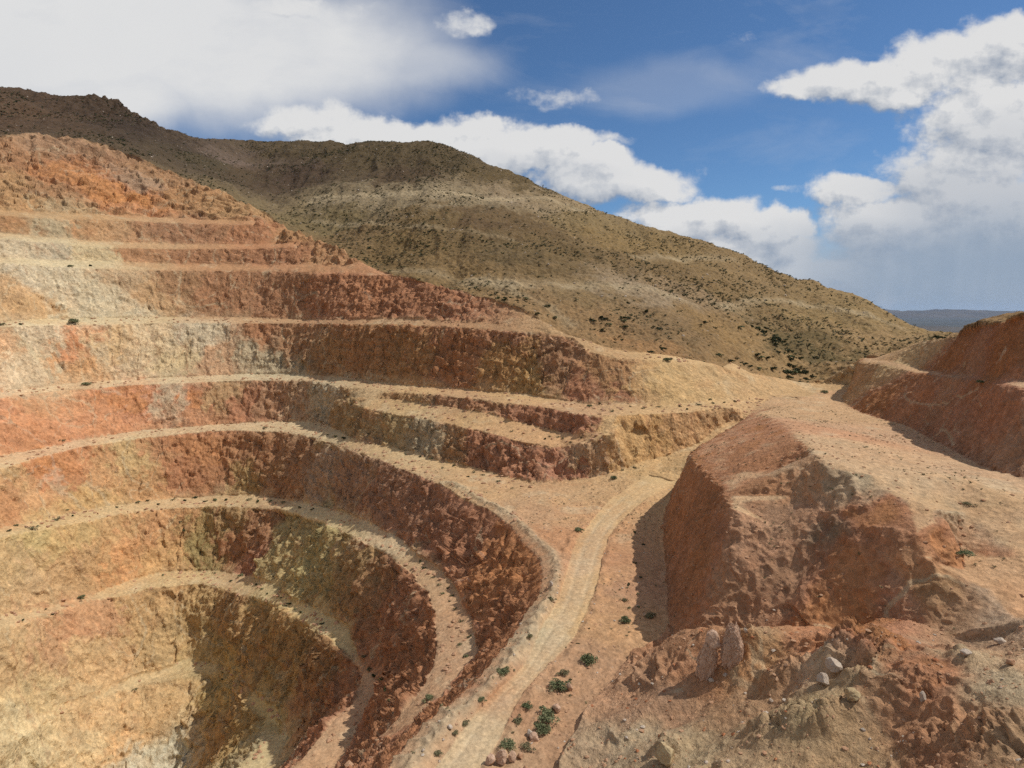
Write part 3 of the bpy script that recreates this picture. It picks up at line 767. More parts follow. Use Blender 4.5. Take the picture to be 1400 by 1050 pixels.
class NB:
    """small helper that chains shader nodes"""

    def __init__(s, nt):
        s.nt = nt

    def n(s, t, **kw):
        x = s.nt.nodes.new('ShaderNode' + t)
        for k, v in kw.items():
            setattr(x, k, v)
        return x

    def put(s, sock, v):
        if v is None:
            return
        if hasattr(v, 'is_output'):
            s.nt.links.new(v, sock)
        else:
            sock.default_value = v

    def m(s, op, a, b=None, c=None, clamp=False):
        x = s.n('Math', operation=op, use_clamp=clamp)
        for i, v in enumerate((a, b, c)):
            s.put(x.inputs[i], v)
        return x.outputs[0]

    def vm(s, op, a, b=None, out=0):
        x = s.n('VectorMath', operation=op)
        s.put(x.inputs[0], a)
        s.put(x.inputs[1], b)
        return x.outputs[out]

    def noise(s, vec, scale, detail=4, rough=.55, dist=0.0, out=0):
        x = s.n('TexNoise')
        s.put(x.inputs['Vector'], vec)
        x.inputs['Scale'].default_value = scale
        x.inputs['Detail'].default_value = detail
        x.inputs['Roughness'].default_value = rough
        x.inputs['Distortion'].default_value = dist
        return x.outputs[out]

    def rng(s, v, a, b, c, d, kind='LINEAR'):
        x = s.n('MapRange', interpolation_type=kind)
        s.put(x.inputs[0], v)
        for i, q in enumerate((a, b, c, d)):
            x.inputs[i + 1].default_value = q
        return x.outputs[0]

    def mix(s, f, a, b, mode='MIX'):
        x = s.n('Mix', data_type='RGBA', blend_type=mode)
        s.put(x.inputs[0], f)
        for i, v in ((6, a), (7, b)):
            if not hasattr(v, 'is_output') and len(v) == 3:
                v = (*v, 1)
            s.put(x.inputs[i], v)
        return x.outputs[2]

    def fmix(s, f, a, b):
        x = s.n('Mix', data_type='FLOAT')
        s.put(x.inputs[0], f); s.put(x.inputs[2], a); s.put(x.inputs[3], b)
        return x.outputs[0]


def ground_mat(name, grain, bump, stones=0.0, dark=0.0):
    m, nt, b = new_mat(name)
    g = NB(nt)
    co = g.n('NewGeometry').outputs['Position']
    col = g.n('Attribute', attribute_name='rock_colour').outputs[0]
    n1 = g.noise(co, .9 * grain, 9, .68)
    n2 = g.noise(co, 3.1 * grain, 6, .7)
    vo = g.n('TexVoronoi')
    g.put(vo.inputs['Vector'], g.vm('ADD', co, g.vm('SCALE', g.noise(co, 1.3 * grain, 3, out=1), None)))
    vo.inputs['Scale'].default_value = 1.1 * grain
    vc = g.n('SeparateColor')
    g.put(vc.inputs[0], vo.outputs['Color'])
    v = g.m('MULTIPLY', g.rng(n1, .3, .7, .74, 1.26), g.rng(n2, .25, .75, .84, 1.16))
    v = g.m('MULTIPLY', v, g.rng(vc.outputs[0], 0, 1, .88, 1.12))
    c = g.mix(1.0, col, v, 'MULTIPLY')
    hue = g.noise(co, .33 * grain, 5, .6)
    c = g.mix(g.rng(hue, .45, .75, 0, .30), c, g.mix(1.0, c, (1.07, .95, .82), 'MULTIPLY'))
    c = g.mix(g.rng(hue, .5, .28, 0, .30), c, g.mix(1.0, c, (.92, 1.02, 1.12), 'MULTIPLY'))
    if stones:
        s1 = g.n('TexVoronoi')
        g.put(s1.inputs['Vector'], co)
        s1.inputs['Scale'].default_value = 1.9
        lump = g.noise(co, .09, 4)
        f = g.m('MULTIPLY', g.rng(s1.outputs['Distance'], .22, .12, 0, 1), g.rng(lump, .42, .62, 0, stones))
        c = g.mix(f, c, (.42, .36, .27))
    if dark:
        s2 = g.noise(co, 1.6, 5, .7)
        f = g.m('MULTIPLY', g.rng(s2, .56, .68, 0, 1), g.rng(g.noise(co, .05, 4), .35, .65, .2 * dark, dark))
        c = g.mix(f, c, (.075, .058, .04))
    g.put(b.inputs['Base Color'], c)
    h = g.m('ADD', g.m('MULTIPLY', n1, .55), g.m('ADD', g.m('MULTIPLY', n2, .22), g.m('MULTIPLY', vo.outputs['Distance'], .25)))
    bp = g.n('Bump')
    bp.inputs['Strength'].default_value = bump
    bp.inputs['Distance'].default_value = .9 / grain
    g.put(bp.inputs['Height'], h)
    g.put(b.inputs['Normal'], bp.outputs[0])
    return m


M_WALL = ground_mat('fractured_rock', 1.0, .85)
M_BENCH = ground_mat('bench_gravel', 1.6, .45)
M_HILL = ground_mat('desert_hillside', .9, .7, .55, .75)
M_SOIL = ground_mat('weathered_soil', 1.5, .6)
M_ROAD = ground_mat('packed_dirt', 2.2, .35)
M_RUB = ground_mat('rubble_soil', 2.0, .85)


def mesh_np(name, V, T, col=None, smooth=True):
    me = bpy.data.meshes.new(name)
    me.vertices.add(len(V))
    me.vertices.foreach_set('co', np.ascontiguousarray(V, np.float32).ravel())
    k = T.shape[1]
    me.loops.add(len(T) * k)
    me.loops.foreach_set('vertex_index', np.ascontiguousarray(T, np.int32).ravel())
    me.polygons.add(len(T))
    me.polygons.foreach_set('loop_start', np.arange(0, len(T) * k, k, dtype=np.int32))
    me.polygons.foreach_set('use_smooth', np.full(len(T), smooth, bool))
    if col is not None:
        at = me.color_attributes.new('rock_colour', 'FLOAT_COLOR', 'POINT')
        c4 = np.ones((len(V), 4), np.float32)
        c4[:, :3] = col
        at.data.foreach_set('color', c4.ravel())
    me.update(calc_edges=True)
    return me


def obj(name, me, mat=None, parent=None, **props):
    o = bpy.data.objects.new(name, me)
    COL.objects.link(o)
    if mat is not None and me is not None:
        me.materials.append(mat)
    if parent is not None:
        o.parent = parent
    for k, v in props.items():
        o[k] = v
    return o


WL = {1: 'orange and grey weathered rock face under the crest of the pit', 2: 'low brown rock face below the uppermost ledge', 3: 'low reddish rock face with a grey patch near the top of the pit',
      4: 'tall rock face with a cream white patch and a dark wedge shaped cut', 5: 'tall ochre and peach rock face below the wide upper ledge', 6: 'orange and grey rock face that splits round a ramp ledge',
      7: 'deep red brown rock face curving below the ledge at road level', 8: 'olive and peach rock face in the middle of the pit', 9: 'pale tan rock face with a shaded olive nose', 10: 'lowest cream and orange rock face at the bottom of the pit'}
BL = {1: 'narrow topmost ledge', 2: 'narrow ledge second below the crest', 3: 'narrow ledge above the tall cream and brown face', 4: 'long level ledge that ends at the tan hillside', 5: 'pale ledge that runs on to the pass',
      55: 'wide sandy ledge between two low cuts', 6: 'wide pale ledge at the level of the haul road', 7: 'curving sunlit ledge dotted with shrubs', 8: 'curving ledge with a sunlit pale end', 9: 'lowest narrow ledge in the pit'}
for L in np.unique(lab):
    f = T[lab == L]
    ui, inv = np.unique(f, return_inverse=True)
    f2 = inv.reshape(-1, 3)
    if L < 20:
        nm = REG[L]
        mat = [M_BENCH, M_HILL, M_SOIL, M_SOIL, M_RUB, M_ROAD][L]
        lb = ['flat dusty ground beside the haul road', 'tan desert hillside dotted with scrub', 'orange brown flat topped rock mound beside the haul road', 'dark red cut bank behind the flat topped mound', 'rubble slope of broken red and pale rock', 'rutted dirt haul road along the pit edge'][L]
    elif L == 20:
        nm, mat, lb = 'pit_floor', M_BENCH, 'floor of the open pit'
    elif L > 40:
        nm, mat, lb = 'bench', M_BENCH, BL[L - 40]
    else:
        nm, mat, lb = 'pit_wall', M_WALL, WL[L - 20]
    nm = {'rock_mound': 'terrain_mound', 'rock_bank': 'terrain_bank', 'rubble_slope': 'terrain_slope'}.get(nm, nm)
    obj(nm, mesh_np(nm, V[ui], f2, C[ui]), mat, kind='structure', label=lb)

bpy.context.view_layer.update()
dg = bpy.context.evaluated_depsgraph_get()


def hit(u, v):
    r, f, h = ray(u, v)
    ok, loc, nor, *_ = SC.ray_cast(dg, Vector((0, 0, 0)), Vector((r, f, h)).normalized())
    return (loc, nor) if ok else (None, None)


def drop(x, y, z0=400):
    ok, loc, nor, *_ = SC.ray_cast(dg, Vector((x, y, z0)), Vector((0, 0, -1)))
    return (loc, nor) if ok else (None, None)


def axial(p):
    return p[1] * CP - p[2] * SP


# ------------------------------------------------------------------ plants
def leaf_mat(name, c1, c2):
    m, nt, b = new_mat(name)
    g = NB(nt)
    co = g.n('NewGeometry').outputs['Position']
    rnd = g.n('ObjectInfo').outputs['Random']
    f = g.m('ADD', g.m('MULTIPLY', g.noise(co, 2.2, 3), .8), g.m('MULTIPLY', rnd, .35))
    g.put(b.inputs['Base Color'], g.mix(g.rng(f, .25, .85, 0, 1), c1, c2))
    b.inputs['Roughness'].default_value = .8
    return m


M_GREEN = leaf_mat('creosote_leaf', (.10, .12, .055), (.22, .225, .12))
M_DRY = leaf_mat('dry_scrub', (.14, .13, .065), (.24, .21, .12))
M_DARK = leaf_mat('dark_scrub', (.036, .046, .02), (.088, .095, .045))
M_WOOD, _nt, _b = new_mat('woody_stem')
_b.inputs['Base Color'].default_value = (.12, .085, .055, 1)


def shrub_mesh(name, seed, leaves, size=.10, squat=.75):
    rs = np.random.RandomState(seed)
    # several rounded tufts of leaf sized faces
    K = 4 + leaves // 120
    cs = np.stack([rs.normal(0, .23, K), rs.normal(0, .23, K), rs.uniform(.18, .55, K) * squat], 1)
    rad = rs.uniform(.20, .36, K)
    VV, FF = [], []
    for i in range(leaves):
        k = rs.randint(K)
        d = rs.normal(size=3)
        d /= np.linalg.norm(d)
        d[2] = abs(d[2]) * 1.0 - .15
        p = cs[k] + d * rad[k] * rs.uniform(.55, 1.05) * np.array([1, 1, .85])
        p[2] = max(p[2], .02)
        a = d * .55 + rs.normal(size=3) * .8
        a /= np.linalg.norm(a)
        b = np.cross(a, rs.normal(size=3))
        b /= np.linalg.norm(b)
        s = size * rs.uniform(.6, 1.4)
        j = len(VV)
        VV += [p - a * s, p + b * s * .5, p + a * s, p - b * s * .5]
        FF.append((j, j + 1, j + 2, j + 3))
    return mesh_np(name, np.array(VV), np.array(FF), smooth=False)


def stem_mesh(name, seed, n=7):
    rs = np.random.RandomState(seed)
    VV, FF = [], []
    for i in range(n):
        a = rs.uniform(0, 6.28)
        tip = np.array([math.cos(a) * .3, math.sin(a) * .3, rs.uniform(.35, .6)])
        j = len(VV)
        for t, r in ((-.08, .022), (.5, .014), (1, .005)):
            c = tip * t + np.array([0, 0, .06 * math.sin(max(t, 0) * 3)])
            for k in range(4):
                VV.append(c + r * np.array([math.cos(k * 1.57), math.sin(k * 1.57), 0]))
        for lv in (0, 1):
            for k in range(4):
                FF.append((j + lv * 4 + k, j + lv * 4 + (k + 1) % 4, j + lv * 4 + 4 + (k + 1) % 4, j + lv * 4 + 4 + k))
    return mesh_np(name, np.array(VV), np.array(FF))


BIG = [shrub_mesh('foliage', 100 + i, 900, .065) for i in range(4)]
STEM = [stem_mesh('stem', 140 + i) for i in range(2)]
MID = [shrub_mesh('shrub', 120 + i, 130, .14) for i in range(5)]
for m_ in BIG:
    m_.materials.append(M_GREEN)
for m_ in STEM:
    m_.materials.append(M_WOOD)
for i, m_ in enumerate(MID):
    m_.materials.append([M_GREEN, M_DARK, M_DARK, M_DARK, M_DRY][i])
DRYBIG = [shrub_mesh('foliage', 160 + i, 700, .06) for i in range(2)]
for m_ in DRYBIG:
    m_.materials.append(M_DRY)
random.seed(4)
NEAR = [
    (806, 905, 23, 0, 'round green bush alone between the road and the rubble slope'),
    (765, 944, 25, 0, 'round green bush beside the road with a pink rock at its side'),
    (770, 923, 15, 1, 'sparse olive bush just above a round green bush by the road'),
    (721, 967, 15, 0, 'upright green bush standing close to the right wheel rut'),
    (708, 987, 16, 1, 'pale olive bush between the haul road and a long green bush'),
    (752, 983, 28, 0, 'upper half of the long green bush pair above white boulders'),
    (741, 1000, 24, 0, 'lower half of the long green bush pair beside white boulders'),
    (694, 1021, 21, 0, 'light green bush just above a row of three pink boulders'),
    (722, 1024, 17, 1, 'low dull bush right of the bush above the pink boulders'),
    (690, 922, 17, 0, 'dark bush on the left verge of the road near the pit edge'),
    (659, 958, 11, 0, 'small dark green bush on the left verge below a wider one'),
    (637, 990, 13, 1, 'sparse bush on the left verge near a white stone'),
    (622, 1003, 11, 1, 'small sparse bush on the lower left verge of the road'),
    (600, 1032, 14, 1, 'dull bush where the left verge meets the bottom of the picture'),
    (586, 957, 15, 0, 'pale green bush on the sunlit rock spur inside the pit'),
    (791, 726, 12, 0, 'green bush at the top of the road near the junction'),
    (754, 821, 11, 1, 'small bush on the left verge halfway up the road'),
    (724, 872, 11, 1, 'small olive bush on the grey rubble of the pit edge'),
    (855, 850, 16, 0, 'dark bush in the shadow of the mound'),
    (890, 844, 16, 1, 'dim bush in the shadow at the foot of the mound face'),
    (853, 822, 9, 1, 'little bush in the middle of the mound shadow'),
    (1315, 757, 22, 0, 'low bright green bush on the top of the mound'),
    (1324, 690, 14, 1, 'flat dull green plant on the mound top near the shadow edge'),
    (1341, 524, 12, 0, 'dark green bush on the ledge of the red bank'),
    (839, 655, 10, 0, 'green bush at the foot of the pink corner by the junction'),
    (913, 494, 11, 0, 'green bush on the rim above the yellow cut'),
    (983, 487, 10, 0, 'upright dark green bush on the rim of the yellow cut'),
    (1127, 537, 9, 0, 'green bush on the pale track at the pass'),
    (101, 442, 14, 0, 'flat green bush on the ledge under the cream rock face'),
    (118, 527, 10, 0, 'dark round bush on the pale ledge under the peach face'),
    (112, 818, 10, 0, 'round green bush on the tan ledge low in the pit'),
    (806, 556, 8, 0, 'green bush at the corner of the ochre face'),
]
for i, (u, v, px, dry, lb) in enumerate(NEAR):
    p, _n = hit(u, v)
    if p is None:
        continue
    s = .88 * px * axial(p) / FOC
    e = obj('bush', None, label=lb, category='bush')
    e.location = p - Vector((0, 0, .05))
    e.scale = (s * .95, s * .95, s * (.85 if u < 1200 or u > 1335 else .5))
    e.rotation_euler = (0, 0, random.uniform(0, 6.28))
    fo = obj('foliage', (DRYBIG[i % 2] if dry else BIG[i % 4]), None, e)
    st = obj('stem', STEM[i % 2], None, e)

BENCHPX = [(3, 445, 8), (30, 444, 6), (86, 603, 6), (362, 586, 6), (459, 598, 6), (470, 600, 8), (447, 595, 4), (45, 724, 10), (24, 719, 6), (36, 721, 5), (12, 726, 6), (78, 711, 8), (187, 688, 6), (161, 694, 5), (202, 685, 5), (216, 690, 5), (236, 684, 5), (254, 685, 6), (267, 681, 6), (280, 686, 5), (295, 685, 7), (308, 684, 6), (340, 684, 6), (353, 686, 6), (369, 686, 5), (387, 688, 7), (410, 694, 5), (427, 697, 5), (91, 698, 4), (100, 706, 5),
           (247, 714, 5), (252, 726, 6), (327, 789, 8), (391, 829, 5), (396, 826, 7), (384, 818, 5), (402, 834, 5), (412, 838, 6), (440, 853, 6), (350, 800, 5), (357, 806, 5), (365, 812, 5), (315, 795, 5), (293, 784, 4), (223, 787, 4), (73, 840, 5), (32, 848, 5), (62, 833, 4), (95, 365, 7), (125, 364, 6), (305, 929, 5), (320, 938, 4), (185, 943, 5), (304, 920, 4),
           (628, 882, 7), (642, 871, 6), (635, 899, 8), (612, 805, 6), (600, 800, 5), (618, 815, 5), (606, 812, 6), (592, 790, 5), (580, 778, 6), (575, 768, 5), (622, 833, 5), (630, 850, 6), (615, 822, 4), (498, 898, 7), (504, 915, 6), (512, 925, 8), (520, 930, 7), (527, 943, 7), (531, 958, 6), (505, 917, 6), (837, 563, 6), (681, 659, 6), (660, 650, 5), (648, 646, 5), (620, 637, 5), (605, 640, 4), (590, 628, 5), (575, 625, 5), (640, 652, 4), (700, 668, 4), (555, 622, 4),
           (745, 600, 5), (752, 597, 4), (763, 598, 4), (770, 600, 4), (795, 599, 4), (780, 605, 4), (700, 590, 4), (880, 559, 5), (900, 557, 5), (930, 556, 5), (955, 554, 6), (975, 552, 5), (990, 551, 5), (1005, 549, 5), (940, 560, 5), (970, 547, 5), (820, 552, 5), (862, 556, 4), (868, 640, 5), (852, 643, 4), (875, 790, 6), (868, 770, 5), (860, 800, 6), (872, 812, 5), (860, 832, 6), (880, 745, 5), (868, 728, 5), (872, 830, 5), (805, 860, 4), (780, 930, 5), (790, 880, 4)]
for i, (u, v, px) in enumerate(BENCHPX):
    p, _n = hit(u, v)
    if p is None:
        continue
    s = px * axial(p) / FOC * .9
    o = obj('shrub', MID[i % 4 if random.random() < .8 else 4], None, label='small dark shrub rooted in the gravel of a ledge or verge', category='shrub', group='small shrubs scattered on the ledges and verges')
    o.location = p - Vector((0, 0, .04)); o.scale = (s, s, s * .85); o.rotation_euler = (0, 0, random.uniform(0, 6.28))

# scrub of the natural hillside
hf = T[(lab == 1)]
ca = V[hf].mean(1)
A_ = V[hf]
ar = np.linalg.norm(np.cross(A_[:, 1] - A_[:, 0], A_[:, 2] - A_[:, 0]), axis=1) / 2
f_ = ca[:, 1] * CP - ca[:, 2] * SP
inv_ = (np.abs(ca[:, 0]) / np.maximum(f_, 1) < .95) & (ca[:, 1] > 150) & (ca[:, 1] < 640)
dn = fbm(ca, .022, 80, 4)
dens = ar * inv_ * (.12 + sstep(-.25, .6, dn) * 1.2) * (1 + 1.5 * np.exp(-(((ca[:, 0] - 105) / 16) ** 2 + ((ca[:, 1] - 245) / 30) ** 2)))
rs = np.random.RandomState(8)
pick = rs.choice(len(hf), 36000, p=dens / dens.sum())
w_ = rs.dirichlet((1, 1, 1), len(pick))
pos = (A_[pick] * w_[:, :, None]).sum(1)
size = .45 + 1.05 * rs.rand(len(pick)) ** 1.8
gully_ = np.exp(-(((pos[:, 0] - 105) / 16) ** 2 + ((pos[:, 1] - 245) / 30) ** 2))
size *= 1 + .5 * gully_
ang = size / (pos[:, 1] * CP - pos[:, 2] * SP)
order = np.argsort(-ang)
IND = order[:165]
for k in IND:
    o = obj('shrub', MID[[0, 1, 2, 3, 1][k % 5]], None, label='dark green desert shrub among many on the tan hillside', category='shrub', group='shrubs dotted over the natural hillside')
    o.location = pos[k] - np.array([0, 0, .05]); s = size[k] * 1.45
    o.scale = (s, s, s * .9); o.rotation_euler = (0, 0, float(k))
rest = order[165:]


def scatter(name, tv, tf, pos, sc, seed, mat, flat=.85, **props):
    r = np.random.RandomState(seed)
    n = len(pos)
    a = r.uniform(0, 6.28, n)
    ca, sa = np.cos(a), np.sin(a)
    W = np.empty((n, len(tv), 3))
    j = 1 + .25 * r.normal(size=(n, len(tv)))
    x, y, z = tv[:, 0][None] * j, tv[:, 1][None] * j, tv[:, 2][None] * j * flat
    W[:, :, 0] = pos[:, 0:1] + (x * ca[:, None] - y * sa[:, None]) * sc[:, None]
    W[:, :, 1] = pos[:, 1:2] + (x * sa[:, None] + y * ca[:, None]) * sc[:, None]
    W[:, :, 2] = pos[:, 2:3] + z * sc[:, None]
    F = (tf[None] + (np.arange(n) * len(tv))[:, None, None]).reshape(-1, tf.shape[1])
    return obj(name, mesh_np(name, W.reshape(-1, 3), F, smooth=False), mat, **props)


small = shrub_mesh('tuft', 200, 16, .26)
tv = np.empty(len(small.vertices) * 3, np.float32); small.vertices.foreach_get('co', tv); tv = tv.reshape(-1, 3).astype(float)
tf = np.arange(len(tv)).reshape(-1, 4)
bpy.data.meshes.remove(small)
half = rs.rand(len(rest)) < .62
scatter('hillside_scrub', tv, tf, pos[rest[half]], size[rest[half]], 1, M_DARK, kind='stuff', label='dark scrub covering the natural hillside')
scatter('dry_scrub', tv, tf, pos[rest[~half]], size[rest[~half]] * .9, 2, M_DRY, kind='stuff', label='dry tan scrub covering the natural hillside')

gf = T[(lab == 0) | (lab == 2) | (lab == 46)]
gc = V[gf].mean(1)
gu = gc[:, 0] / np.maximum(gc[:, 1] * CP - gc[:, 2] * SP, 1)
GA = V[gf]
ga = np.linalg.norm(np.cross(GA[:, 1] - GA[:, 0], GA[:, 2] - GA[:, 0]), axis=1) * (np.abs(gu) < .9) * (gc[:, 1] > 30) * (gc[:, 1] < 170) * (gc[:, 2] > -50) * (.05 + sstep(.0, .7, fbm(gc, .09, 120, 3)))
gk = rs.choice(len(gf), 1500, p=ga / ga.sum())
scatter('dry_grass', tv, tf, GA[gk].mean(1), .10 + .28 * rs.rand(1500) ** 2, 3, M_DRY, kind='stuff', label='dry grass tufts on the bare ground')

# ------------------------------------------------------------------ joshua trees along the skyline
def tuft_tree(seed):
    rs = np.random.RandomState(seed)
    tv_, tf_, lv_, lf_ = [], [], [], []

    def limb(a, b, r0, r1):
        j = len(tv_)
        for c, r in ((a, r0), (b, r1)):
            for k in range(6):
                tv_.append(c + r * np.array([math.cos(k * 1.047), math.sin(k * 1.047), 0]))
        for k in range(6):
            tf_.append((j + k, j + (k + 1) % 6, j + 6 + (k + 1) % 6, j + 6 + k))

    def tuft(c, d):
        for i in range(46):
            q = rs.normal(size=3) + d * .9
            q /= np.linalg.norm(q)
            s = np.cross(q, rs.normal(size=3)); s /= np.linalg.norm(s)
            j = len(lv_)
            lv_.extend([c + s * .02, c - s * .02, c + q * rs.uniform(.22, .36)])
            lf_.append((j, j + 1, j + 2))
    top = np.array([.05, 0, 1.1])
    limb(np.array([0, 0, -.2]), top, .13, .10)
    for i in range(4):
        a = i * 1.6 + rs.uniform(0, .8)
        m_ = top + np.array([math.cos(a) * .4, math.sin(a) * .4, rs.uniform(.3, .6)])
        limb(top - np.array([0, 0, .1 * i]), m_, .09, .075)
        e = m_ + np.array([math.cos(a) * .1, math.sin(a) * .1, rs.uniform(.3, .55)])
        limb(m_, e, .075, .06)
        tuft(e, np.array([0, 0, 1.0])); tuft(m_, np.array([math.cos(a), math.sin(a), .6]))
    return mesh_np('trunk', np.array(tv_), np.array(tf_)), mesh_np('crown', np.array(lv_), np.array(lf_), smooth=False)


JT = [tuft_tree(s) for s in (1, 2, 3)]
for t_, c_ in JT:
    t_.materials.append(M_WOOD); c_.materials.append(M_DARK)
JP = [(742, 258, 2.6), (858, 305, 2.4), (872, 310, 2.0), (1062, 374, 1.9), (1088, 384, 1.8), (1117, 396, 2.3), (1150, 407, 1.8), (1176, 417, 2.0), (1213, 433, 2.2), (1065, 437, 2.2), (1075, 452, 2.4), (1090, 462, 2.3), (1104, 478, 2.5), (1120, 490, 2.4), (1040, 442, 2.0), (1135, 450, 1.8), (925, 332, 1.8), (985, 352, 1.8), (1160, 428, 2.0), (1250, 448, 1.7)]
for i, (u, v, h_) in enumerate(JP):
    p = None
    for dv in range(0, 30, 2):
        p, _n = hit(u, v + dv)
        if p is not None and p.length < 900:
            break
    if p is None:
        continue
    e = obj('joshua_tree', None, label='small dark spiky joshua tree standing on the hillside', category='tree', group='joshua trees on the hillside and skyline')
    e.location = p; e.scale = (h_ / 2,) * 3; e.rotation_euler = (0, 0, i * 1.3)
    obj('trunk', JT[i % 3][0], None, e); obj('crown', JT[i % 3][1], None, e)

# ------------------------------------------------------------------ loose rocks
def stone_mat(name, c1, c2, c3):
    m, nt, b = new_mat(name)
    g = NB(nt)
    co = g.n('TexCoord').outputs['Object']
    n1 = g.noise(co, 1.6, 7, .65)
    c = g.mix(g.rng(n1, .35, .65, 0, 1), c1, c2)
    c = g.mix(g.rng(g.noise(co, 3.7, 5, .6), .52, .7, 0, .75), c, c3)
    g.put(b.inputs['Base Color'], c)
    bp = g.n('Bump'); bp.inputs['Strength'].default_value = .6; bp.inputs['Distance'].default_value = .12
    g.put(bp.inputs['Height'], g.noise(co, 5.0, 8, .7))
    g.put(b.inputs['Normal'], bp.outputs[0])
    return m


S_PINK = stone_mat('pink_rock', (.44, .28, .19), (.54, .39, .29), (.33, .18, .11))
S_PALE = stone_mat('pale_rock', (.42, .34, .27), (.50, .43, .35), (.34, .22, .15))
S_OCHRE = stone_mat('ochre_rock', (.36, .26, .14), (.50, .40, .24), (.28, .15, .08))
S_RED = stone_mat('red_rock', (.30, .11, .05), (.40, .18, .09), (.22, .07, .035))
S_TAN = stone_mat('tan_rock', (.38, .21, .12), (.47, .30, .19), (.30, .15, .08))


def rock_np(seed, sub=4, planes=16, rough=.05):
    import bmesh
    bm = bmesh.new()
    bmesh.ops.create_icosphere(bm, subdivisions=sub, radius=1)
    bm.verts.ensure_lookup_table()
    P = np.array([v.co for v in bm.verts])
    F = np.array([[v.index for v in f.verts] for f in bm.faces])
    bm.free()
    rs = np.random.RandomState(seed)
    for _ in range(planes):
        n = rs.normal(size=3); n /= np.linalg.norm(n)
        h = rs.uniform(.55, .92)
        d = P @ n - h
        P = P - np.where(d > 0, d, 0)[:, None] * n
    Nn = P / np.linalg.norm(P, axis=1)[:, None]
    P = P + Nn * (rough * 1.6 * perlin(P, 2.3, seed) + rough * perlin(P, 5.5, seed + 3) + rough * .3 * ridged(P, 11, seed + 5))[:, None]
    return P, F


def put_rock(name, u, v, w, h, mat, seed, label, cat='rock', lumps=1, lean=0.0, slab=1.0, sink=.25, group=None, nor=None):
    """rock w x h pixels wide whose foot is at sight line (u, v)"""
    p, _n = hit(u, v)
    if p is None:
        return
    k = axial(p) / FOC
    if name in ('boulder', 'rock_block') and u > 1000:
        w, h = w * .75, h * .75
    W, H = w * k, h * k
    rs = np.random.RandomState(seed)
    VV, FF, off = [], [], 0
    for i in range(lumps):
        if name == 'rock_pinnacle':
            P, F = rock_np(seed * 10 + i, 6, 7, .0)
            P = P / (np.abs(P) ** 4).sum(1)[:, None] ** .25 * .6 + P * .4
            P[:, :2] *= (1 - .32 * (P[:, 2:3] > 0) * P[:, 2:3])
            fa_, fr_ = facets(P * np.array([1, 1, 1.6]), (2.4, 2.4, 1.0), seed)
            fb_, _q = facets(P * np.array([1, 1, 1.6]), (6, 6, 3.5), seed + 1)
            P = P * (1 + .10 * fa_ + .22 * (fr_ - .5) + .05 * fb_)[:, None]
        else:
            P, F = rock_np(seed * 10 + i, 4 if w * h > 250 else 3, 14 + i)
        if lumps == 1:
            sc, c = np.array([W / 2, W / 2 * slab, H / 2 * (1 + sink)]), np.array([0, 0, H / 2 * (1 - sink)])
        else:
            t = (i + .5) / lumps - .5
            q = rs.uniform(.45, .8)
            hh = H * (1 - 1.1 * abs(t)) * rs.uniform(.65, 1.05)
            sc = np.array([W * .36 * q, W * .36 * q * rs.uniform(.7, 1.2), hh / 2 * 1.25])
            c = np.array([t * W * .85, rs.uniform(-.15, .15) * W, hh / 2 * .75])
        A = rs.uniform(0, 3.14)
        ca, sa = math.cos(A), math.sin(A)
        P = np.stack([P[:, 0] * ca - P[:, 1] * sa, P[:, 0] * sa + P[:, 1] * ca, P[:, 2]], 1) * sc
        P[:, 0] += lean * (P[:, 2])
        if lumps > 1:
            P[:, 0] += rs.uniform(-.35, .35) * P[:, 2]
        VV.append(P + c); FF.append(F + off); off += len(P)
    pr = dict(label=label, category=cat)
    if group:
        pr['group'] = group
    o = obj(name, mesh_np(name, np.vstack(VV), np.vstack(FF), smooth=False), mat, **pr)
    o.location = p
    return o


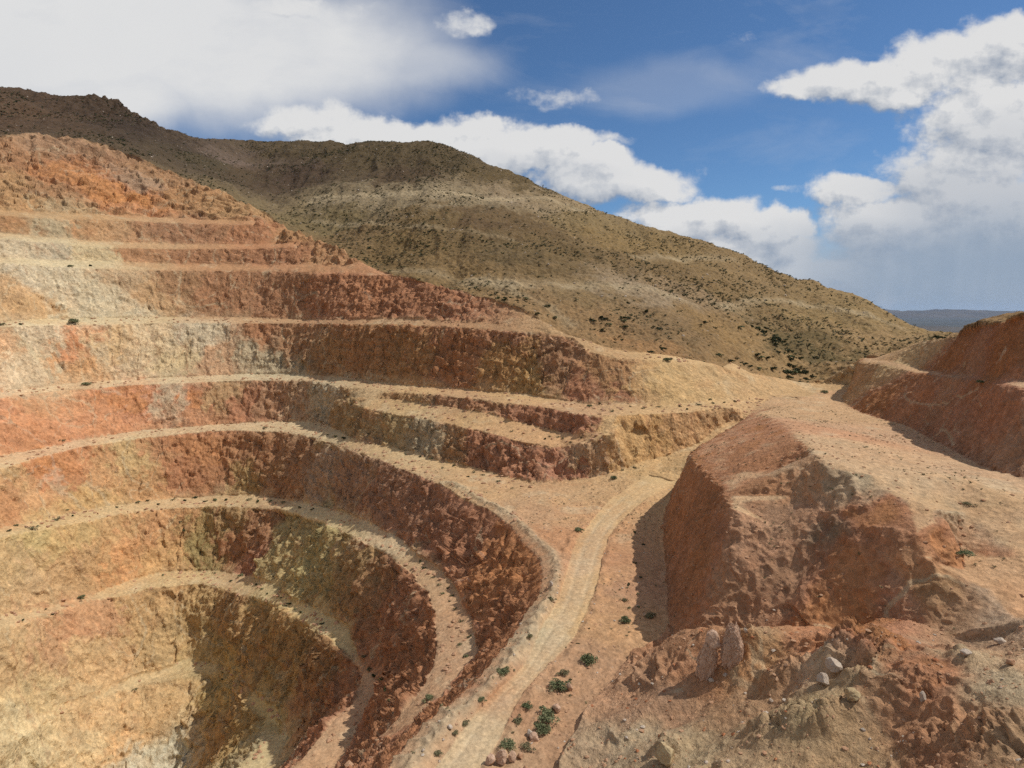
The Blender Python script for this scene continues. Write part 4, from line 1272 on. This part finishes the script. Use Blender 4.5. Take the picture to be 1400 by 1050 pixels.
ROCKS = [
    ('rock_pinnacle', 1001, 904, 29, 56, S_PINK, 1, 'tall pointed tan rock slab standing on the rubble ridge', 1, -.04, .6),
    ('rock_pinnacle', 966, 920, 25, 48, S_PINK, 2, 'pinkish tan rock column left of the tall pointed slab', 1, .10, .7),
    ('rock_block', 978, 868, 24, 22, S_PINK, 3, 'pale pink angular block perched on the rock column', 1, .1, .8),
    ('rock_block', 1139, 914, 30, 20, S_PALE, 6, 'grey white block half buried in the dark red outcrop', 1, 0, 1),
    ('boulder', 1126, 935, 24, 20, S_PALE, 7, 'knobbly white boulder below the grey white block', 1, 0, 1),
    ('boulder', 1166, 955, 30, 18, S_OCHRE, 8, 'flat yellow boulder on the dusty slope', 1, 0, 1),
    ('boulder', 1261, 958, 14, 18, S_PALE, 10, 'upright pale boulder at the foot of a low red outcrop', 1, 0, .8),
    ('boulder', 1367, 880, 20, 12, S_PALE, 11, 'smooth white boulder on the right of the rubble ridge', 1, 0, 1),
    ('boulder', 1320, 895, 20, 12, S_PALE, 12, 'grey white boulder below the smooth white boulder', 1, 0, 1),
    ('boulder', 1381, 908, 15, 12, S_TAN, 13, 'small orange boulder near the right edge of the rubble ridge', 1, 0, 1),
    ('boulder', 911, 1040, 30, 26, S_OCHRE, 17, 'pale ochre boulder at the bottom of the rubble slope', 1, 0, 1),
    ('boulder', 1019, 864, 9, 8, S_PALE, 21, 'little white stone right of the tall pointed slab', 1, 0, 1),
    ('boulder', 972, 932, 8, 5, S_PALE, 22, 'tiny white stone at the foot of the pink rock column', 1, 0, 1),
    ('boulder', 670, 1044, 15, 15, S_PINK, 30, 'dark pink boulder, leftmost of the row of three by the road', 1, 0, 1),
    ('boulder', 686, 1043, 16, 20, S_PINK, 31, 'tall pink boulder, middle one of the row of three by the road', 1, 0, 1),
    ('boulder', 700, 1041, 13, 15, S_PINK, 32, 'pale pink boulder, rightmost of the row of three by the road', 1, 0, 1),
    ('boulder', 724, 1006, 10, 10, S_PALE, 33, 'white boulder left of a brown pink one below the long bush', 1, 0, 1),
    ('boulder', 730, 1012, 14, 11, S_PINK, 34, 'brown pink boulder beside the white one below the long bush', 1, 0, 1),
    ('boulder', 761, 972, 12, 12, S_PINK, 35, 'pink boulder right above the long green bush pair', 1, 0, 1),
    ('boulder', 779, 944, 9, 12, S_PINK, 36, 'pink rock touching the right side of a round green bush', 1, 0, 1),
    ('boulder', 711, 1036, 10, 8, S_TAN, 37, 'small tan stone right of the row of three pink boulders', 1, 0, 1),
    ('boulder', 615, 996, 8, 5, S_PALE, 38, 'small flat white stone on the left verge of the road', 1, 0, 1),
    ('boulder', 754, 800, 6, 6, S_PALE, 39, 'white stone on the grey rubble at the pit edge', 1, 0, 1),
]
for nm, u, v, w, h, mt, sd, lb, lumps, lean, slab in ROCKS:
    put_rock(nm, u, v, w, h, mt, sd, lb, 'rock', lumps, lean, slab)
# perch the block on its column
col_, blk_ = bpy.data.objects.get('rock_pinnacle.001'), bpy.data.objects.get('rock_block')
if col_ and blk_:
    k = axial(col_.location) / FOC
    blk_.location = col_.location + Vector((6 * k, 0, 38 * k))

# loose stones too many to count
P_ic, F_ic = rock_np(77, 1, 6, .0)
spots, sizes = [], []


def stones(maskf, n, lo, hi, seed, name, mat, lbl):
    r = np.random.RandomState(seed)
    ff = T[maskf]
    A = V[ff]
    a = np.linalg.norm(np.cross(A[:, 1] - A[:, 0], A[:, 2] - A[:, 0]), axis=1)
    c = A.mean(1)
    a = a * np.clip(.15 + sstep(-.2, .7, fbm(c, .15, seed, 3)), .05, 1.2)
    k = r.choice(len(ff), n, p=a / a.sum())
    w = r.dirichlet((1, 1, 1), n)
    p = (A[k] * w[:, :, None]).sum(1)
    s = lo + (hi - lo) * r.rand(n) ** 4
    scatter(name, P_ic, F_ic, p, s, seed, mat, .7, kind='stuff', label=lbl)


vis = (np.abs(cen_ := V[T].mean(1))[:, 0] / np.maximum(cen_[:, 1] * CP - cen_[:, 2] * SP, 1) < .95)
near_ = vis & (cen_[:, 1] < 140) & (cen_[:, 1] > 25)
stones(near_ & (lab == 4), 1600, .03, .3, 301, 'rubble', S_TAN, 'loose tan rubble on the broken slope')
stones(near_ & (lab == 4), 500, .03, .3, 302, 'pale_rubble', S_PALE, 'loose pale rubble on the broken slope')
stones(near_ & (lab == 4), 500, .03, .28, 305, 'red_rubble', S_RED, 'loose red rubble on the broken slope')
stones(near_ & (lab == 0), 1500, .03, .25, 303, 'gravel', S_TAN, 'loose stones beside the haul road')
stones(near_ & (lab == 0), 350, .03, .25, 306, 'pale_gravel', S_PALE, 'loose pale stones beside the haul road')
stones(near_ & (lab == 4), 5000, .02, .12, 311, 'grit', S_TAN, 'small stones strewn over the broken slope')
stones(near_ & (lab == 0), 4000, .02, .10, 312, 'grit', S_TAN, 'small stones strewn beside the haul road')
stones(near_ & (lab == 2), 2200, .03, .30, 313, 'mound_gravel', S_TAN, 'loose stones lying on the flat topped mound')
hv = vis & (lab == 1) & (cen_[:, 1] < 600) & (cen_[:, 1] > 180)
stones(hv, 3000, .1, .8, 304, 'hillside_stones', S_PALE, 'pale stones strewn over the hillside')
toe = vis & ((lab == 46) | (lab == 45) | (lab == 47) | (lab == 48) | (lab == 49) | (lab == 44) | (lab == 95))
stones(toe, 5000, .06, .75, 307, 'fallen_rubble', S_TAN, 'fallen rubble on the ledges of the pit')

# ------------------------------------------------------------------ desert plain, far mountains and the air between
m_plain, nt, b = new_mat('desert_plain')
g = NB(nt)
co = g.n('NewGeometry').outputs['Position']
st = g.vm('MULTIPLY', co, (.00012, .0006, 0))
n1 = g.noise(st, 1.0, 5, .6)
c = g.mix(g.rng(n1, .35, .65, 0, 1), (.04, .046, .05), (.085, .088, .085))
c = g.mix(g.rng(g.noise(st, 2.3, 6, .6), .5, .62, 0, .8), c, (.075, .08, .07))
g.put(b.inputs['Base Color'], c)
ra = [0] + list(np.geomspace(300, 42000, 60))
na = 96
PV = [(0, 0, -300)] + [(r * math.sin(a), r * math.cos(a), -300) for r in ra[1:] for a in np.linspace(0, 2 * math.pi, na, endpoint=False)]
PT = [(0, 1 + (k + 1) % na, 1 + k) for k in range(na)]
for j in range(len(ra) - 2):
    for k in range(na):
        a, b_ = 1 + j * na + k, 1 + j * na + (k + 1) % na
        PT += [(a, b_, a + na), (b_, b_ + na, a + na)]
obj('plain', mesh_np('plain', np.array(PV, float), np.array(PT)[:, ::-1]), m_plain, kind='structure', label='flat desert plain far below the hills')

m_mt, nt, b = new_mat('mountain_rock')
g = NB(nt)
co = g.n('NewGeometry').outputs['Position']
g.put(b.inputs['Base Color'], g.mix(g.rng(g.noise(co, .0012, 6), .3, .7, 0, 1), (.055, .052, .05), (.11, .095, .08)))


def range_(name, x0, x1, y0, dep, hgt, seed, lbl, nx=260, ny=26, base=-302):
    X, Y = np.meshgrid(np.linspace(x0, x1, nx), np.linspace(0, 1, ny))
    ridge = np.sin(np.pi * np.clip(Y, 0, 1)) ** .8
    p = np.stack([X.ravel(), Y.ravel() * dep, 0 * X.ravel()], 1)
    h = .55 + .33 * fbm(p, 1 / (.32 * dep + 900), seed, 4) + .1 * ridged(p, 1 / 500, seed + 3)
    ends = sstep(0, .12, (X - x0) / (x1 - x0)) * sstep(0, .12, (x1 - X) / (x1 - x0))
    Z = base + hgt * ridge.ravel() * np.clip(h, .05, 1.3) * ends.ravel()
    VV = np.stack([X.ravel(), y0 + Y.ravel() * dep, Z], 1)
    FF = []
    for j in range(ny - 1):
        for i in range(nx - 1):
            a = j * nx + i
            FF += [(a, a + 1, a + nx + 1), (a, a + nx + 1, a + nx)]
    return obj(name, mesh_np(name, VV, np.array(FF)), m_mt, kind='structure', label=lbl)


range_('mountains', 6000, 32000, 23000, 5000, 420, 5, 'low blue mountain range on the far side of the plain')
range_('hills', 3000, 16000, 7600, 1800, 90, 9, 'low dark hills out on the plain')

hz = new_mat('haze_air')[0]
nt = hz.node_tree
nt.nodes.remove(nt.nodes['Principled BSDF'])
pv = nt.nodes.new('ShaderNodeVolumePrincipled')
pv.inputs['Color'].default_value = (.55, .72, 1.0, 1)
pv.inputs['Density'].default_value = HAZE
pv.inputs['Anisotropy'].default_value = .2
nt.links.new(pv.outputs[0], nt.nodes['Material Output'].inputs['Volume'])
bx = np.array([(x, y, z) for x in (-44000, 44000) for y in (-44000, 44000) for z in (-304, 330)], float)
bf = np.array([(0, 1, 3, 2), (4, 6, 7, 5), (0, 4, 5, 1), (2, 3, 7, 6), (0, 2, 6, 4), (1, 5, 7, 3)])
if HAZE > 0:
    obj('haze', mesh_np('haze', bx, bf, smooth=False), hz, kind='stuff', label='thin blue haze in the air over the plain')

# ------------------------------------------------------------------ sky, sun, camera
SUN_AZ, SUN_EL = R(6), R(52.5)          # azimuth measured from the right hand side (+x) towards the view (+y)
sd = Vector((math.cos(SUN_AZ) * math.cos(SUN_EL), math.sin(SUN_AZ) * math.cos(SUN_EL), math.sin(SUN_EL)))
s_ = bpy.data.lights.new('sun', 'SUN')
s_.energy = SUNE; s_.angle = R(.5); s_.color = (1, .95, .87)
so = bpy.data.objects.new('sun', s_)
COL.objects.link(so)
so.rotation_euler = sd.to_track_quat('Z', 'Y').to_euler()

wd = bpy.data.worlds.new('World')
SC.world = wd
wd.use_nodes = True
nt = wd.node_tree
g = NB(nt)
bg = nt.nodes['Background']
sky_ = g.n('TexSky', sky_type='NISHITA')
sky_.sun_disc = False
sky_.sun_elevation = SUN_EL
sky_.sun_rotation = math.pi / 2 - SUN_AZ
sky_.altitude = 1500; sky_.air_density = 1.0; sky_.dust_density = .6; sky_.ozone_density = 2.5
dirv = g.n('TexCoord').outputs['Generated']


def uvdir(u, v):
    r, f, h = ray(u, v)
    return r / f, h / f


def cloud_group():
    gr = bpy.data.node_groups.new('cloud_cover', 'ShaderNodeTree')
    gr.interface.new_socket('P', in_out='INPUT', socket_type='NodeSocketVector')
    gr.interface.new_socket('Density', in_out='OUTPUT', socket_type='NodeSocketFloat')
    q = NB(gr)
    gi, go = gr.nodes.new('NodeGroupInput'), gr.nodes.new('NodeGroupOutput')
    P = gi.outputs[0]
    # ragged edges: the outline is displaced by turbulence before the masses are laid out
    w1 = q.vm('SUBTRACT', q.noise(P, 7.0, 5, .6, out=1), (.5, .5, .5))
    w2 = q.vm('SUBTRACT', q.noise(P, 26.0, 4, .6, out=1), (.5, .5, .5))
    W = q.vm('ADD', P, q.vm('MULTIPLY', w1, (.13, .075, 0)))
    W = q.vm('ADD', W, q.vm('MULTIPLY', w2, (.03, .022, 0)))
    tot = None
    for u, v, ru, rv, k in CLOUDS:
        a, e = uvdir(u, v)
        d = q.vm('MULTIPLY', q.vm('SUBTRACT', W, (a, e, 0)), (FOC / ru, FOC / rv, 0))
        x = q.rng(q.vm('LENGTH', d, out=1), 1.25, .35, 0, k, 'SMOOTHSTEP')
        tot = x if tot is None else q.m('MAXIMUM', tot, x)
    nz = q.noise(q.vm('MULTIPLY', P, (1, 1.7, 1)), 9.0, 9, .62)
    nb = q.noise(P, 30.0, 6, .6)
    s = q.m('ADD', q.m('MULTIPLY', q.m('SUBTRACT', nz, .5), 1.2), q.m('MULTIPLY', q.m('SUBTRACT', nb, .5), .55))
    edge = q.m('MULTIPLY', s, q.rng(tot, 0, .25, .35, 1))
    q.put(go.inputs[0], q.m('ADD', tot, edge))
    return gr


CLOUDS = [(420, 165, 95, 30, .85), (520, 185, 160, 34, .95), (690, 205, 170, 40, 1), (640, 185, 120, 24, .9), (760, 186, 105, 20, .8), (800, 235, 85, 50, 1), (818, 222, 38, 36, 1.1), (880, 250, 105, 36, .95), (950, 300, 130, 36, 1), (1062, 312, 76, 34, 1.1), (1000, 345, 170, 36, 1), (1120, 370, 130, 34, .9),
          (1120, 126, 90, 22, .8), (1200, 112, 140, 34, .95), (1320, 88, 140, 48, 1), (1400, 60, 120, 45, 1), (1390, 160, 170, 75, 1), (1320, 250, 150, 90, .95), (1240, 310, 150, 60, .95), (1175, 262, 80, 28, .9), (1400, 310, 230, 120, .95), (1230, 375, 330, 52, .8), (1450, 380, 300, 70, .85), (1180, 405, 200, 34, .7), (1040, 372, 120, 26, .8),
          (628, 22, 46, 22, .46), (395, 4, 84, 17, .52), (470, 10, 70, 14, .42), (750, 133, 95, 18, .45), (1013, 50, 40, 14, .40), (1135, 1, 36, 10, .38), (1075, 260, 44, 10, .42)]
SHEET = [(90, 40, 380, 130, 1), (300, 70, 300, 100, .95), (470, 85, 200, 48, .62), (120, 130, 200, 60, .95), (215, 130, 90, 45, .8), (905, 120, 120, 40, .16), (1250, 395, 320, 70, .75), (1080, 372, 160, 40, .6)]
sx = g.n('SeparateXYZ'); g.put(sx.inputs[0], dirv)
yy = g.m('MAXIMUM', sx.outputs[1], .12)
P = g.n('CombineXYZ')
g.put(P.inputs[0], g.m('DIVIDE', sx.outputs[0], yy)); g.put(P.inputs[1], g.m('DIVIDE', sx.outputs[2], yy))
P = P.outputs[0]
cg = cloud_group()


def dens_at(off):
    x = g.n('Group'); x.node_tree = cg
    g.put(x.inputs[0], g.vm('ADD', P, off) if off else P)
    return x.outputs[0]


d0, d1 = dens_at(None), dens_at((.016, .024, 0))
cover = g.rng(d0, .27, .80, 0, 1, 'SMOOTHSTEP')
lsh = g.m('MULTIPLY', g.m('SUBTRACT', g.noise(g.vm('MULTIPLY', P, (1, 1.5, 1)), 11.0, 7, .6), .5), .75)
light = g.m('ADD', g.m('ADD', .86, lsh), g.m('MULTIPLY', g.m('SUBTRACT', d0, d1), 1.7), clamp=True)
# grey bellies of the deep clouds
grey = None
for u, v, ru, rv, k in [(1340, 270, 190, 75, .75), (1290, 350, 260, 70, .85), (1390, 190, 120, 50, .45), (700, 235, 160, 26, .45), (820, 265, 90, 18, .5), (960, 325, 140, 18, .45), (1060, 345, 160, 22, .5), (40, 150, 200, 30, .1), (1180, 395, 200, 40, .8), (1450, 330, 200, 140, .85)]:
    a, e = uvdir(u, v)
    d = g.vm('MULTIPLY', g.vm('SUBTRACT', g.vm('ADD', P, g.vm('MULTIPLY', g.vm('SUBTRACT', g.noise(P, 8, 5, out=1), (.5, .5, .5)), (.12, .06, 0))), (a, e, 0)), (FOC / ru, FOC / rv, 0))
    x = g.rng(g.vm('LENGTH', d, out=1), 1.35, .2, 0, k, 'SMOOTHSTEP')
    grey = x if grey is None else g.m('MAXIMUM', grey, x)
light = g.m('MULTIPLY', light, g.m('SUBTRACT', 1, g.m('MULTIPLY', grey, .55)))
ccol = g.mix(g.rng(light, .05, .95, 0, 1), (.30, .36, .46), (.80, .80, .80))
skyc = g.mix(1.0, sky_.outputs[0], SKYTINT, 'MULTIPLY')
# thin veil of cirrus
vl = g.noise(g.vm('MULTIPLY', g.vm('ADD', P, (0, 0, 0)), (2.2, 6, 1)), 1.4, 7, .6, .6)
veil = g.rng(vl, .5, .8, 0, .22)
CLK = 1 / SKYS
ccs = g.vm('SCALE', ccol, None)
ccs.node.inputs['Scale'].default_value = CLK * CLOUDE
skyc = g.mix(veil, skyc, ccs)
# smooth high sheet and rain veil
shw = g.vm('ADD', P, g.vm('MULTIPLY', g.vm('SUBTRACT', g.noise(P, 4.0, 6, .55, out=1), (.5, .5, .5)), (.22, .11, 0)))
sh = None
for u, v, ru, rv, k in SHEET:
    a, e = uvdir(u, v)
    d = g.vm('MULTIPLY', g.vm('SUBTRACT', shw, (a, e, 0)), (FOC / ru, FOC / rv, 0))
    x = g.rng(g.vm('LENGTH', d, out=1), 1.3, .45, 0, k, 'SMOOTHSTEP')
    sh = x if sh is None else g.m('MAXIMUM', sh, x)
shn = g.m('MULTIPLY', sh, g.rng(g.noise(g.vm('MULTIPLY', P, (1, 2.4, 1)), 5.0, 8, .6), .25, .6, .92, 1.1))
low = g.rng(P_y := (lambda q: (g.put(q.inputs[0], P), q.outputs[1])[1])(g.n('SeparateXYZ')), .02, .16, 1, 0)
shc = g.mix(low, g.mix(g.noise(P, 3.0, 5), (.74, .75, .77), (.84, .84, .83)), (.36, .45, .56))
shs = g.vm('SCALE', shc, None)
shs.node.inputs['Scale'].default_value = CLK * CLOUDE
fin = g.mix(shn, skyc, shs)
fin = g.mix(cover, fin, ccs)
rn = g.vm('LENGTH', g.vm('MULTIPLY', g.vm('SUBTRACT', shw, (*uvdir(1345, 378), 0)), (FOC / 320, FOC / 92, 0)), out=1)
rain = g.vm('SCALE', g.mix(g.noise(g.vm('MULTIPLY', P, (6, .8, 1)), 3.0, 4), (.26, .35, .47), (.38, .46, .57)), None)
rain.node.inputs['Scale'].default_value = CLK * CLOUDE
fin = g.mix(g.rng(rn, 1.3, .3, 0, .93, 'SMOOTHSTEP'), fin, rain)
# unseen broken cloud added overhead and behind the drone to brighten the shade
ov = g.noise(g.vm('MULTIPLY', dirv, (1, 1, 1.4)), 3.0, 6, .55)
beh = g.m('MAXIMUM', g.rng(sx.outputs[1], .15, -.05, 0, 1), g.rng(sx.outputs[2], .60, .72, 0, 1))
ovc = g.m('MULTIPLY', g.rng(ov, .36, .52, 0, 1), beh)
wh = g.vm('SCALE', (.86, .87, .90), None)
wh.node.inputs['Scale'].default_value = CLK * .56
fin = g.mix(ovc, fin, wh)
g.put(bg.inputs[0], fin)
bg.inputs[1].default_value = SKYS
wd.cycles.sampling_method = 'MANUAL'
wd.cycles.sample_map_resolution = 512

cam = bpy.data.cameras.new('camera')
co_ = bpy.data.objects.new('camera', cam)
COL.objects.link(co_)
SC.camera = co_
cam.sensor_width = 36; cam.lens = FOC / 1400 * 36; cam.clip_start = .5; cam.clip_end = 150000
co_.rotation_euler = (R(90) - PITCH, 0, 0)
SC.view_settings.view_transform = 'Standard'
SC.view_settings.look = 'None'
SC.view_settings.exposure = EXPO
SC.view_settings.gamma = 1
SC.cycles.max_bounces = 5
SC.cycles.diffuse_bounces = 4
SC.cycles.volume_bounces = 0
SC.cycles.use_adaptive_sampling = True
SC.cycles.adaptive_threshold = .02
SC.cycles.use_denoising = False
